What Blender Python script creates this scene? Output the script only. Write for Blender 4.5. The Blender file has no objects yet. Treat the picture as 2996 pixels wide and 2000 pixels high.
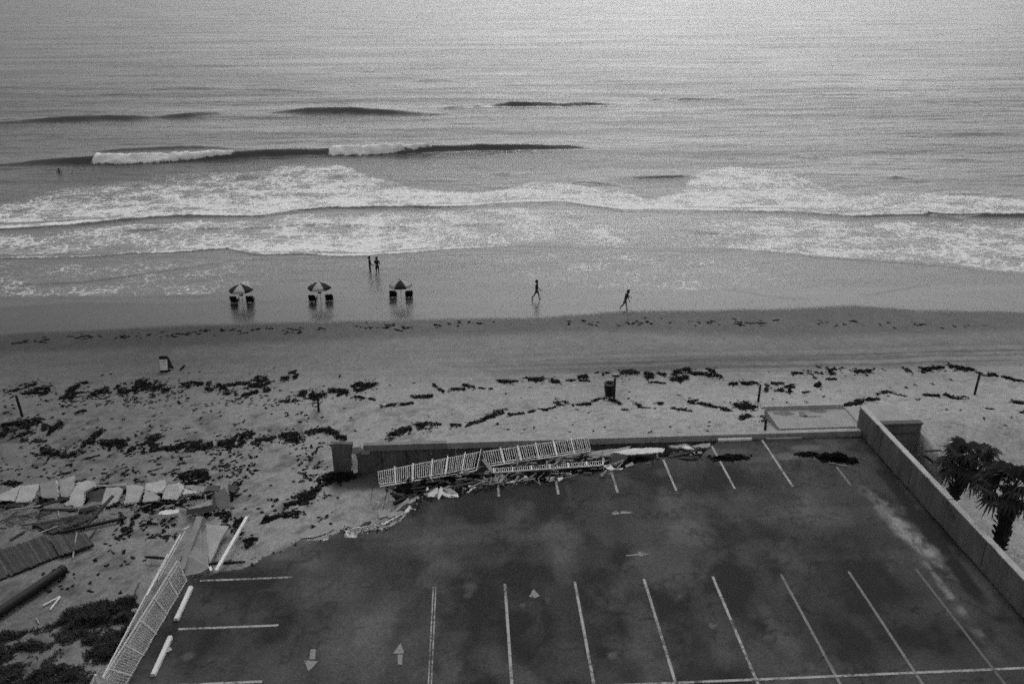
import bpy, bmesh, math, random
import numpy as np
from mathutils import Vector, Matrix, Quaternion
random.seed(7); np.random.seed(7)
rad = math.radians
scene = bpy.context.scene
COL = scene.collection

# ------------------------------------------------------------------ camera, sky, sun, exposure
CAM = np.array([0.0, 0.0, 21.554])
FPX, PITCH, YAW, ROLL = 2491.35, .3951591, .0505078, -.0045375
_F = np.array([math.sin(YAW)*math.cos(PITCH), math.cos(YAW)*math.cos(PITCH), -math.sin(PITCH)])
_R0 = np.array([math.cos(YAW), -math.sin(YAW), 0.0]); _U0 = np.cross(_R0, _F)
_R = _R0*math.cos(ROLL)+_U0*math.sin(ROLL); _U = _U0*math.cos(ROLL)-_R0*math.sin(ROLL)
cd = bpy.data.cameras.new('camera'); cam = bpy.data.objects.new('camera', cd); COL.objects.link(cam)
cd.lens = FPX/2996*36; cd.sensor_width = 36; cd.sensor_fit = 'HORIZONTAL'; cd.clip_start = .5; cd.clip_end = 12000
cam.matrix_world = Matrix(((_R[0], _U[0], -_F[0], CAM[0]), (_R[1], _U[1], -_F[1], CAM[1]), (_R[2], _U[2], -_F[2], CAM[2]), (0, 0, 0, 1)))
scene.camera = cam

SUN_EL, SUN_AZ = 48.0, 12.0           # a veiled sun out over the sea, a little right of the view
w = bpy.data.worlds.new('World'); scene.world = w; w.use_nodes = True
nt = w.node_tree; nt.nodes.clear()
sky = nt.nodes.new('ShaderNodeTexSky'); sky.sky_type = 'NISHITA'; sky.sun_disc = False
sky.sun_elevation = rad(SUN_EL); sky.sun_rotation = rad(SUN_AZ); sky.dust_density = 3; sky.air_density = 1.0; sky.ozone_density = 1
bw = nt.nodes.new('ShaderNodeRGBToBW'); bg = nt.nodes.new('ShaderNodeBackground'); out = nt.nodes.new('ShaderNodeOutputWorld')
bg.inputs['Strength'].default_value = .10
nt.links.new(sky.outputs[0], bw.inputs[0]); nt.links.new(bg.outputs[0], out.inputs[0])
# high overcast veil: brighter overhead, and brightest in the quarter of the hidden sun
def wn(op, a, b=None, c=None, clamp=False):
    n = nt.nodes.new('ShaderNodeMath'); n.operation = op; n.use_clamp = clamp
    for i, v in enumerate((a, b, c)):
        if v is None: continue
        if isinstance(v, (int, float)): n.inputs[i].default_value = v
        else: nt.links.new(v, n.inputs[i])
    return n.outputs[0]
wtc = nt.nodes.new('ShaderNodeTexCoord'); wsep = nt.nodes.new('ShaderNodeSeparateXYZ'); nt.links.new(wtc.outputs['Generated'], wsep.inputs[0])
wz = wn('MAXIMUM', wsep.outputs[2], 0.0)
wazi = wn('ADD', wn('MULTIPLY', wsep.outputs[0], math.sin(rad(SUN_AZ))), wn('MULTIPLY', wsep.outputs[1], math.cos(rad(SUN_AZ))))
wglow = wn('MULTIPLY', wn('POWER', wn('MAXIMUM', wazi, 0.0), 6.0), 16.0)
wveil = wn('ADD', wn('MULTIPLY_ADD', wz, 4.6, .55), wglow)
nt.links.new(wn('ADD', wn('MULTIPLY', bw.outputs[0], .30), wveil), bg.inputs[0])
sl = bpy.data.lights.new('sun', 'SUN'); sl.energy = .8; sl.angle = rad(16); sl.color = (1, 1, 1)
so = bpy.data.objects.new('sun', sl); COL.objects.link(so)
so.rotation_euler = (rad(90-SUN_EL), 0, rad(180-SUN_AZ)); so.location = (0, 60, 60)
vs = scene.view_settings; vs.view_transform = 'Standard'; vs.look = 'None'; vs.exposure = 0.05; vs.gamma = 1; vs.use_curve_mapping = False
scene.cycles.filter_width = 1.7; scene.cycles.use_denoising = False
scene.cycles.use_adaptive_sampling = True; scene.cycles.adaptive_threshold = .12; scene.cycles.adaptive_min_samples = 8   # grain of a fast film
scene.cycles.max_bounces = 5; scene.cycles.diffuse_bounces = 3; scene.cycles.glossy_bounces = 3
scene.cycles.caustics_reflective = False; scene.cycles.caustics_refractive = False

# ------------------------------------------------------------------ measuring helpers
SEA = -2.86
def at(sx, sy, z=0.0):
    """point of the place, at height z, that the photograph shows at (sx, sy)"""
    d = _F*FPX + _R*(sx-1498) - _U*(sy-1000)
    return CAM + d*((z-CAM[2])/d[2])
def ray(sx, sy): return _F*FPX + _R*(sx-1498) - _U*(sy-1000)
def _hash(ix, iy, seed):
    n = (ix.astype(np.int64)*374761393 + iy.astype(np.int64)*668265263 + seed*1274126177) & 0xffffffff
    n = ((n ^ (n >> 13))*1274126177) & 0xffffffff
    return ((n ^ (n >> 16)) & 0xffff)/65535.0
def vnoise(x, y, seed=0):
    x = np.asarray(x, float); y = np.asarray(y, float)
    ix = np.floor(x); iy = np.floor(y); fx = x-ix; fy = y-iy
    fx = fx*fx*(3-2*fx); fy = fy*fy*(3-2*fy)
    a = _hash(ix, iy, seed); b = _hash(ix+1, iy, seed); c = _hash(ix, iy+1, seed); d = _hash(ix+1, iy+1, seed)
    return (a*(1-fx)+b*fx)*(1-fy)+(c*(1-fx)+d*fx)*fy
def fbm(x, y, seed=0, o=4):
    s = 0; a = .5; t = 0
    for i in range(o):
        s = s + a*vnoise(np.asarray(x)*2**i+17.3*i, np.asarray(y)*2**i+5.1*i, seed+i); t += a; a *= .5
    return s/t
def sstep(a, b, x):
    t = np.clip((np.asarray(x, float)-a)/(b-a), 0, 1); return t*t*(3-2*t)

PY = [-300, 10, 24, 30, 38.2, 46, 52, 57, 62, 68, 80, 110, 200, 4000]
PZ = [-.6, -.6, -.75, -.95, -1.35, -1.75, -2.1, -2.42, -2.66, -2.84, -3.1, -4.2, -9, -30]
def terrain(x, y):
    x = np.asarray(x, float); y = np.asarray(y, float)
    z = np.interp(y, PY, PZ)
    side = sstep(-6, 12, x)*np.where(x < 23.6, (y > np.where(x < 20.2, 38.02, 38.42))*1.0, sstep(33, 41, y))
    z = z + side*1.35*(1-sstep(38.2, 47, y))                       # sand banked against the wall on the right
    dry = 1-sstep(52, 60, y)
    z = z + dry*(.22*(fbm(x*.25, y*.25, 3)-.5) + .07*(fbm(x*1.6, y*1.6, 9)-.5))
    z = z + (1-dry)*.03*(fbm(x*.12, y*.4, 5)-.5)
    z = z-.55*sstep(20.3, 20.4, x)*(1-sstep(23.3, 23.6, x))*sstep(34.0, 36.0, y)*(y < 38.42)
    pit = sstep(-4.2, -2.4, x)*(1-sstep(8.5, 10, x))*sstep(33.6, 34.6, y)*(y < 38.02)
    return z - .35*pit
def ground(sx, sy, dz=0.0):
    z = -1.0
    for _ in range(14):
        p = at(sx, sy, z); z = .5*z+.5*(float(terrain(p[0], p[1]))+dz)
    p = at(sx, sy, z); return p

# ------------------------------------------------------------------ materials (black and white place: neutral greys)
def mat(name, v, rough=.85, var=.25, scale=3.0, fine=40.0, bump=.15, spec=.3, metal=0, stretch=(1, 1, 1), bscale=None):
    m = bpy.data.materials.new(name); m.use_nodes = True; N = m.node_tree.nodes; L = m.node_tree.links
    b = N['Principled BSDF']; tc = N.new('ShaderNodeTexCoord'); mp = N.new('ShaderNodeMapping'); mp.inputs['Scale'].default_value = stretch
    L.new(tc.outputs['Object'], mp.inputs[0])
    n1 = N.new('ShaderNodeTexNoise'); n1.inputs['Scale'].default_value = scale; n1.inputs['Detail'].default_value = 6
    n2 = N.new('ShaderNodeTexNoise'); n2.inputs['Scale'].default_value = fine; n2.inputs['Detail'].default_value = 2
    for n in (n1, n2): L.new(mp.outputs[0], n.inputs[0])
    mx = N.new('ShaderNodeMath'); mx.operation = 'MULTIPLY_ADD'; mx.inputs[1].default_value = .6
    m2 = N.new('ShaderNodeMath'); m2.operation = 'MULTIPLY'; m2.inputs[1].default_value = .4
    L.new(n2.outputs[0], m2.inputs[0]); L.new(n1.outputs[0], mx.inputs[0]); L.new(m2.outputs[0], mx.inputs[2])
    mr = N.new('ShaderNodeMapRange'); mr.inputs[1].default_value = .3; mr.inputs[2].default_value = .7
    mr.inputs[3].default_value = v*(1-var); mr.inputs[4].default_value = v*(1+var)
    L.new(mx.outputs[0], mr.inputs[0]); L.new(mr.outputs[0], b.inputs['Base Color'])
    b.inputs['Roughness'].default_value = rough; b.inputs['Specular IOR Level'].default_value = spec; b.inputs['Metallic'].default_value = metal
    if bump:
        bn = N.new('ShaderNodeBump'); bn.inputs['Strength'].default_value = bump; bn.inputs['Distance'].default_value = .05
        L.new(mx.outputs[0], bn.inputs['Height']); L.new(bn.outputs[0], b.inputs['Normal'])
    return m
M = dict(
    concrete=mat('concrete', .19, scale=1.5, fine=22, var=.3),
    pale=mat('pale_concrete', .66, scale=2.5, fine=25, var=.28, bump=.3),
    pale2=mat('pale_concrete_b', .50, scale=2.5, fine=25, var=.28, bump=.3),
    mid=mat('grey_concrete', .30, scale=2.5, fine=25, var=.3, bump=.3),
    darkc=mat('dark_concrete', .085, scale=2.5, fine=25, var=.35, bump=.3),
    walltop=mat('wall_coping', .40, scale=2, fine=20, var=.25),
    tblock=mat('sandy_concrete', .29, scale=1.5, fine=22, var=.25), tstain=mat('sandy_stain', .15, scale=3, fine=22, var=.4),
    wallface=mat('wall_face', .13, scale=2.2, fine=14, var=.45, bump=.3, stretch=(1, 1, .18)),
    inner=mat('weathered_wall', .11, scale=2.6, fine=16, var=.55, bump=.4, stretch=(1, 1, .3)),
    soil=mat('soil_and_shade', .010, scale=4, fine=20, var=.6, bump=.5, spec=.05),  # soil toned near black to carry the shade of the void
    asph=mat('asphalt_chunk', .05, scale=4, fine=30, var=.4, bump=.4),
    white=mat('white_paint', .62, rough=.6, scale=4, fine=30, var=.15, bump=.05),
    rail=mat('railing_paint', .5, rough=.5, scale=8, fine=40, var=.22, bump=.05),
    stopper=mat('painted_concrete', .62, scale=4, fine=30, var=.14),
    wood=mat('weathered_wood', .055, scale=3, fine=25, var=.4, stretch=(1, 1, 1)),
    wood2=mat('weathered_wood_b', .042, scale=3, fine=25, var=.4), wood3=mat('weathered_wood_c', .075, scale=3, fine=25, var=.4),
    darkwood=mat('dark_wood', .020, scale=3, fine=25, var=.4),
    palewood=mat('pale_wood', .28, scale=3, fine=25, var=.3),
    black=mat('black_rubber', .010, rough=.6, scale=5, fine=30, var=.3),
    weed=mat('seaweed', .009, rough=.95, scale=9, fine=30, var=.6, bump=0, spec=.05),
    weed2=mat('dried_seaweed', .055, rough=.95, scale=9, fine=30, var=.5, bump=0, spec=.05),
    plant=mat('dune_plant', .026, rough=.9, scale=6, fine=30, var=.6, bump=0),
    frond=mat('palm_frond', .028, rough=.8, spec=.15, scale=6, fine=30, var=.5, bump=0),
    trunk=mat('palm_trunk', .018, scale=6, fine=30, var=.5, bump=.4),
    skin=mat('skin', .06, rough=.6, scale=6, fine=30, var=.1, bump=0),
    hair=mat('hair', .015, rough=.6, scale=6, fine=30, var=.3, bump=0),
    darkcloth=mat('dark_cloth', .015, scale=6, fine=30, var=.3, bump=0),
    midcloth=mat('mid_cloth', .03, scale=6, fine=30, var=.3, bump=0),
    canopy_dark=mat('dark_canopy_cloth', .02, scale=5, fine=30, var=.2, bump=0),
    canopy_light=mat('light_canopy_cloth', .42, scale=5, fine=30, var=.12, bump=0),
    canopy_grey=mat('grey_canopy_cloth', .14, scale=5, fine=30, var=.12, bump=0),
    metal=mat('dull_metal', .25, rough=.45, scale=5, fine=30, var=.2, bump=0),
)
def paint_mat(name, v, cover, seed):
    """traffic paint worn through to the asphalt"""
    m = bpy.data.materials.new(name); m.use_nodes = True; N = m.node_tree.nodes; L = m.node_tree.links; b = N['Principled BSDF']
    tc = N.new('ShaderNodeTexCoord'); n = N.new('ShaderNodeTexNoise'); n.inputs['Scale'].default_value = 9; n.inputs['Detail'].default_value = 5
    n2 = N.new('ShaderNodeTexNoise'); n2.inputs['Scale'].default_value = 1.3; n2.noise_dimensions = '4D'; n2.inputs['W'].default_value = seed
    ad = N.new('ShaderNodeMath'); ad.operation = 'ADD'
    L.new(tc.outputs['Object'], n.inputs[0]); L.new(tc.outputs['Object'], n2.inputs[0]); L.new(n.outputs[0], ad.inputs[0]); L.new(n2.outputs[0], ad.inputs[1])
    mr = N.new('ShaderNodeMapRange'); mr.inputs[1].default_value = 1.25-cover*.5; mr.inputs[2].default_value = 1.55-cover*.5
    mr.inputs[3].default_value = v; mr.inputs[4].default_value = .06
    L.new(ad.outputs[0], mr.inputs[0]); L.new(mr.outputs[0], b.inputs['Base Color']); b.inputs['Roughness'].default_value = .8
    return m
M['line'] = paint_mat('line_paint', .34, .62, 1.0); M['faded'] = paint_mat('faded_line_paint', .17, .5, 3.0); M['faint'] = paint_mat('faint_line_paint', .10, .4, 5.0)
M['arrow'] = paint_mat('arrow_paint', .22, .5, 7.0)

def attr_mat(name, kind):
    m = bpy.data.materials.new(name); m.use_nodes = True; N = m.node_tree.nodes; L = m.node_tree.links; b = N['Principled BSDF']
    def new(t, **k):
        n = N.new(t)
        for a, v in k.items(): setattr(n, a, v)
        return n
    def math_(op, a, bb=None, c=None, clamp=False):
        n = new('ShaderNodeMath', operation=op, use_clamp=clamp)
        for i, v in enumerate((a, bb, c)):
            if v is None: continue
            if isinstance(v, (int, float)): n.inputs[i].default_value = v
            else: L.new(v, n.inputs[i])
        return n.outputs[0]
    def noise(scale, detail=4, st=(1, 1, 1), rough=.5, dist=0):
        mp = new('ShaderNodeMapping'); mp.inputs['Scale'].default_value = st; L.new(tc.outputs['Object'], mp.inputs[0])
        n = new('ShaderNodeTexNoise'); n.inputs['Scale'].default_value = scale; n.inputs['Detail'].default_value = detail
        n.inputs['Roughness'].default_value = rough; n.inputs['Distortion'].default_value = dist
        L.new(mp.outputs[0], n.inputs[0]); return n.outputs[0]
    def mrange(v, a, b_, c, d):
        n = new('ShaderNodeMapRange'); L.new(v, n.inputs[0])
        for i, k in enumerate((a, b_, c, d)):
            if isinstance(k, (int, float)): n.inputs[i+1].default_value = k
            else: L.new(k, n.inputs[i+1])
        return n.outputs[0]
    tc = new('ShaderNodeTexCoord')
    A = lambda s: new('ShaderNodeAttribute', attribute_name=s).outputs['Fac']
    if kind == 'sand':
        alb, wet = A('alb'), A('wet')
        f = noise(7, 3); f2 = noise(.9, 5); f3 = noise(26, 2)
        v = math_('MULTIPLY', alb, mrange(f, .25, .75, .80, 1.20))
        v = math_('MULTIPLY', v, mrange(f2, .3, .7, .90, 1.10))
        v = math_('MULTIPLY', v, mrange(f3, .25, .75, .65, 1.35)); v = math_('MULTIPLY', v, mrange(noise(4.5, 9, (1, .6, 1), .85), .3, .7, .72, 1.28))
        L.new(v, b.inputs['Base Color'])
        L.new(mrange(wet, 0, 1, .95, .27), b.inputs['Roughness']); L.new(mrange(wet, 0, 1, .15, .36), b.inputs['Specular IOR Level'])
        h = math_('ADD', math_('MULTIPLY', noise(1.6, 5), .5), math_('MULTIPLY', noise(12, 3), .12))
        bp = new('ShaderNodeBump'); bp.inputs['Distance'].default_value = .22
        L.new(mrange(wet, 0, 1, .55, .02), bp.inputs['Strength']); L.new(h, bp.inputs['Height']); L.new(bp.outputs[0], b.inputs['Normal'])
        b.inputs['IOR'].default_value = 1.36
    elif kind == 'asphalt':
        alb = A('alb')
        v = math_('MULTIPLY', alb, mrange(noise(9, 4), .25, .75, .78, 1.22)); v = math_('MULTIPLY', v, mrange(noise(30, 2), .25, .75, .60, 1.40)); v = math_('MULTIPLY', v, mrange(noise(5, 9, (1, .7, 1), .85), .3, .7, .66, 1.34))
        L.new(v, b.inputs['Base Color']); b.inputs['Roughness'].default_value = .85; b.inputs['Specular IOR Level'].default_value = .25
        bp = new('ShaderNodeBump'); bp.inputs['Distance'].default_value = .03; bp.inputs['Strength'].default_value = .4
        L.new(noise(14, 4), bp.inputs['Height']); L.new(bp.outputs[0], b.inputs['Normal'])
    else:
        foam = A('foam'); tur = A('turbid')
        b.inputs['IOR'].default_value = 1.33; b.inputs['Specular IOR Level'].default_value = .5
        # lace: cell edges that thicken with the foam's density
        def lace(scale, st, dist):
            mp = new('ShaderNodeMapping'); mp.inputs['Scale'].default_value = st; L.new(tc.outputs['Object'], mp.inputs[0])
            nz = new('ShaderNodeTexNoise'); nz.inputs['Scale'].default_value = scale*.8; nz.inputs['Detail'].default_value = 4; L.new(mp.outputs[0], nz.inputs[0])
            vm = new('ShaderNodeVectorMath', operation='MULTIPLY_ADD'); L.new(nz.outputs['Color'], vm.inputs[0])
            vm.inputs[1].default_value = (dist, dist, dist); L.new(mp.outputs[0], vm.inputs[2])
            vo = new('ShaderNodeTexVoronoi', feature='DISTANCE_TO_EDGE'); vo.inputs['Scale'].default_value = scale; L.new(vm.outputs[0], vo.inputs['Vector'])
            return vo.outputs['Distance']
        big = noise(.30, 5, (.8, 1, 1)); fine = noise(3.2, 4)
        dens = math_('MULTIPLY', foam, mrange(big, .32, .68, .30, 1.35))
        dens = math_('MULTIPLY', dens, mrange(fine, .3, .7, .45, 1.5))
        l1 = lace(.8, (.8, 1, 1), 1.1); l2 = lace(1.9, (.85, 1, 1), .6)
        w1 = math_('MULTIPLY', math_('POWER', dens, 1.5), .38)
        f1 = math_('DIVIDE', math_('SUBTRACT', w1, l1), .10, clamp=True); f2 = math_('DIVIDE', math_('SUBTRACT', w1, l2), .12, clamp=True)
        fac = math_('MAXIMUM', math_('MULTIPLY', f1, .78), math_('MULTIPLY', f2, .50))
        fac = math_('ADD', fac, math_('MULTIPLY', math_('POWER', math_('MINIMUM', foam, 1.0), 2.0), .12)); fac = math_('MAXIMUM', fac, mrange(foam, 1.15, 1.45, 0, 1)); fac = math_('MULTIPLY', fac, mrange(noise(8, 2), .2, .8, .75, 1.1), clamp=True)
        wc = math_('MULTIPLY', tur, mrange(noise(1.2, 4, (.25, 1, 1)), .3, .7, .85, 1.15))
        col = new('ShaderNodeMix', data_type='FLOAT'); L.new(fac, col.inputs[0]); L.new(wc, col.inputs[2]); col.inputs[3].default_value = .84
        L.new(col.outputs[0], b.inputs['Base Color']); L.new(mrange(fac, 0, 1, mrange(noise(.06, 8, (.2, 1, 1), .75), .3, .7, .26, .44), .9), b.inputs['Roughness'])
        h = math_('ADD', math_('MULTIPLY', noise(.55, 5, (.5, 1, 1), .6), .55), math_('MULTIPLY', noise(3.0, 4, (.6, 1, 1)), .16))
        h = math_('ADD', h, math_('MULTIPLY', noise(.022, 6, (.22, 1, 1), .65), 3.6)); h = math_('ADD', h, math_('MULTIPLY', fac, .10)); h = math_('ADD', h, math_('MULTIPLY', noise(.09, 3, (.3, 1, 1)), 1.6))
        bp = new('ShaderNodeBump'); bp.inputs['Distance'].default_value = .35; L.new(A('ripple'), bp.inputs['Strength'])
        L.new(h, bp.inputs['Height']); L.new(bp.outputs[0], b.inputs['Normal'])
    return m
M['sand'] = attr_mat('beach_sand', 'sand'); M['asphalt'] = attr_mat('parking_asphalt', 'asphalt'); M['water'] = attr_mat('sea_water', 'water')

# ------------------------------------------------------------------ object helpers
def tag(o, label=None, cat=None, group=None, kind=None):
    for k, v in (('label', label), ('category', cat), ('group', group), ('kind', kind)):
        if v: o[k] = v
    return o
def thing(name, loc, label, cat, group=None, kind=None):
    o = bpy.data.objects.new(name, None); COL.objects.link(o); o.location = loc; o.empty_display_size = .3
    return tag(o, label, cat, group, kind)
class MB:
    def __init__(s): s.v = []; s.f = []
    def add(s, vs, fs):
        n = len(s.v); s.v += [tuple(map(float, p)) for p in vs]; s.f += [tuple(n+i for i in f) for f in fs]; return s
    def box(s, c, size, R=None):
        c = Vector(c); hx, hy, hz = size[0]/2, size[1]/2, size[2]/2; vs = []
        for x, y, z in ((-1, -1, -1), (1, -1, -1), (1, 1, -1), (-1, 1, -1), (-1, -1, 1), (1, -1, 1), (1, 1, 1), (-1, 1, 1)):
            p = Vector((x*hx, y*hy, z*hz)); vs.append(c+(R @ p if R else p))
        return s.add(vs, [(0, 3, 2, 1), (4, 5, 6, 7), (0, 1, 5, 4), (1, 2, 6, 5), (2, 3, 7, 6), (3, 0, 4, 7)])
    def beam(s, a, b, w, h, up=(0, 0, 1), rough=0):
        a = Vector(a); b = Vector(b); d = (b-a).normalized(); u = Vector(up); sd = d.cross(u)
        if sd.length < 1e-4: sd = d.cross(Vector((1, 0, 0)))
        sd.normalize(); u = sd.cross(d).normalized(); vs = []
        for p in (a, b):
            for sx, sz in ((-1, -1), (1, -1), (1, 1), (-1, 1)):
                q = p + sd*(sx*w/2) + u*(sz*h/2)
                if rough: q = q + d*random.uniform(-rough, rough)
                vs.append(q)
        return s.add(vs, [(3, 2, 1, 0), (4, 5, 6, 7), (0, 1, 5, 4), (1, 2, 6, 5), (2, 3, 7, 6), (3, 0, 4, 7)])
    def tube(s, pts, radii, n=8, cap=True):
        pts = [Vector(p) for p in pts]; rings = []
        if isinstance(radii, (int, float)): radii = [radii]*len(pts)
        ref = Vector((0, 0, 1))
        d0 = (pts[-1]-pts[0]).normalized()
        if abs(d0.z) > .9: ref = Vector((1, 0, 0))
        for i, p in enumerate(pts):
            d = (pts[min(i+1, len(pts)-1)]-pts[max(i-1, 0)]).normalized(); a = d.cross(ref).normalized(); b = a.cross(d)
            rings.append([p+(a*math.cos(2*math.pi*k/n)+b*math.sin(2*math.pi*k/n))*radii[i] for k in range(n)])
        vs = [q for r in rings for q in r]; fs = []
        for i in range(len(pts)-1):
            for k in range(n): fs.append((i*n+k, i*n+(k+1) % n, (i+1)*n+(k+1) % n, (i+1)*n+k))
        if cap: fs += [tuple(range(n))[::-1], tuple((len(pts)-1)*n+k for k in range(n))]
        return s.add(vs, fs)
    def prism(s, poly, off):
        n = len(poly); off = np.array(off)
        vs = [np.array(p) for p in poly]+[np.array(p)+off for p in poly]
        return s.add(vs, [tuple(range(n)), tuple(range(2*n-1, n-1, -1))]+[(i, i+n, (i+1) % n+n, (i+1) % n) for i in range(n)])
    def build(s, name, m, parent=None, loc=None, smooth=False):
        me = bpy.data.meshes.new(name); base = Vector(parent.location) if parent is not None and loc is None else Vector(loc or (0, 0, 0))
        if parent is not None and parent.parent is not None and loc is None:
            base = Vector(parent.location)+Vector(parent.parent.location)
        me.from_pydata([tuple(Vector(v)-base) for v in s.v], [], s.f); me.materials.append(m)
        bm = bmesh.new(); bm.from_mesh(me); bmesh.ops.recalc_face_normals(bm, faces=bm.faces); bm.to_mesh(me); bm.free()
        if smooth: me.polygons.foreach_set('use_smooth', [True]*len(me.polygons))
        o = bpy.data.objects.new(name, me); COL.objects.link(o)
        if parent is not None: o.parent = parent
        elif loc is not None: o.location = loc
        return o
def grid_mesh(name, X, Y, Z, m, attrs):
    ny, nx = X.shape; me = bpy.data.meshes.new(name)
    co = np.stack([X, Y, Z], -1).reshape(-1, 3).astype(np.float32)
    i = np.arange(nx*ny).reshape(ny, nx); q = np.stack([i[:-1, :-1], i[:-1, 1:], i[1:, 1:], i[1:, :-1]], -1).reshape(-1, 4)
    me.vertices.add(len(co)); me.vertices.foreach_set('co', co.ravel()); nf = len(q)
    me.loops.add(nf*4); me.loops.foreach_set('vertex_index', q.ravel().astype(np.int32))
    me.polygons.add(nf); me.polygons.foreach_set('loop_start', np.arange(0, nf*4, 4, dtype=np.int32)); me.polygons.foreach_set('loop_total', np.full(nf, 4, np.int32))
    me.polygons.foreach_set('use_smooth', np.ones(nf, bool)); me.update(calc_edges=True)
    for k, a in attrs.items():
        at_ = me.attributes.new(k, 'FLOAT', 'POINT'); at_.data.foreach_set('value', np.asarray(a, np.float32).ravel())
    me.materials.append(m); o = bpy.data.objects.new(name, me); COL.objects.link(o); return o
def line_world(pts, z=SEA):
    w_ = np.array([at(a, b, z)[:2] for a, b in pts]); return w_[:, 0], w_[:, 1]

# ------------------------------------------------------------------ the beach
def beach():
    xs = np.concatenate([[-4000, -1200, -400, -150, -90], np.arange(-60, 62, .2), [90, 150, 400, 1200, 4000]])
    ys = np.concatenate([[-300, -100, -30, 0, 10], np.arange(16, 38.0, .25), [38.0, 38.05], np.arange(38.25, 92, .2), [95, 100, 110, 130, 200, 500, 4000]])
    X, Y = np.meshgrid(xs, ys); Z = terrain(X, Y)
    # edge of the wet film, of the damp band and of the dry sand, as lines running along the shore
    fx, fy = line_world([(-400, 985), (0, 980), (300, 962), (600, 948), (1100, 938), (1500, 928), (1685, 922), (1849, 909), (2000, 908), (2275, 905), (2505, 893), (2689, 909), (2996, 912), (3400, 915)], -2.6)
    film = np.interp(X, fx, fy) + .8*(fbm(X*.08, Y*0, 21)-.5)
    dx, dy = line_world([(-400, 1075), (0, 1030), (500, 1010), (1000, 985), (1500, 968), (2000, 968), (2300, 985), (2996, 968), (3400, 965)], -2.4)
    damp = np.interp(X, dx, dy) + .6*(fbm(X*.1, Y*0, 22)-.5)
    wet = sstep(-.7, .7, Y-film+.5*(fbm(X*.5, Y*.8, 23)-.5))
    d_alb = .072*np.ones_like(X)
    dampm = sstep(-1.2, .9, Y-damp)
    n = fbm(X*.35, Y*.35, 31)
    dry_alb = .30 + .06*(n-.5)
    # seaward the dry sand darkens slowly to firm, driven-on sand
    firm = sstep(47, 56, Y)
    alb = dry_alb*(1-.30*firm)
    tr = fbm(X*.03, Y*3.2, 41)*.6+fbm(X*.012, Y*1.1, 43)*.4
    band = np.exp(-((Y-(51.8+.01*X))/2.2)**2)*sstep(-6, 14, X)
    alb = alb*(1-.42*band*sstep(.42, .62, tr)-.12*band)
    alb = alb*(1-.10*np.exp(-((Y-53)/3.5)**2)*sstep(.45, .6, tr))
    alb = alb*(1-dampm)+.135*dampm
    alb = alb*(1-wet)+d_alb*wet
    # old swash lines on the wet film
    for pts, wd_ in (([(1960, 800), (2000, 812), (2138, 845), (2275, 868), (2420, 878)], .30), ([(2480, 872), (2600, 852), (2758, 821), (2900, 815), (3100, 812)], .35), ([(-100, 884), (0, 882), (150, 878), (300, 880)], .25)):
        lx, ly = line_world(pts, -2.75); yl = np.interp(X, lx, ly)+.4*(fbm(X*.3, X*0, 25)-.5); k = np.exp(-((Y-yl)/wd_)**2)*(X > lx[0])*(X < lx[-1])*sstep(0, 3, X-lx[0])*sstep(0, 3, lx[-1]-X)
        alb = alb*(1-.25*k); wet = wet*(1-.10*k)
    # trampled, debris-strewn sand on the left, then edge darkening put into its colour
    sp = fbm(X*1.4, Y*1.4, 51, 3); dens = (1-sstep(-6, 2, X))*(1-sstep(44, 50, Y))
    alb = alb*(1-.35*dens*sstep(.56, .70, sp))
    sp2 = fbm(X*2.6, Y*3.2, 52, 3); alb = alb*(1-.30*(1-sstep(46, 52, Y))*sstep(.62, .74, sp2))
    lft = (1-sstep(-16, -11, X))*(1-sstep(27, 33, Y)); alb = alb*(1-.15*lft)*(1-.47*(1-sstep(-24, -1, X)))  # lens falloff towards the left darkened into the sand's colour
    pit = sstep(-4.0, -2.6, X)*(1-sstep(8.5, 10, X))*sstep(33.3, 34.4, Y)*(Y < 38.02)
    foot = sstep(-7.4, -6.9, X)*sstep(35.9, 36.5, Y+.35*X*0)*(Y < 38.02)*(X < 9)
    alb = alb*(1-.90*pit)*(1-.75*foot*(1-pit))  # shade of the void put into the pit's sand colour; wall foot darker too
    alb = alb*(1-.6*(X > 20.2)*(X < 23.45)*sstep(34.8, 36.5, Y)*(Y < 38.5))  # shadow below the retaining wall painted into the sand's colour
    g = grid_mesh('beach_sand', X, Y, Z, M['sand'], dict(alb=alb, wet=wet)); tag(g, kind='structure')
beach()

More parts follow.
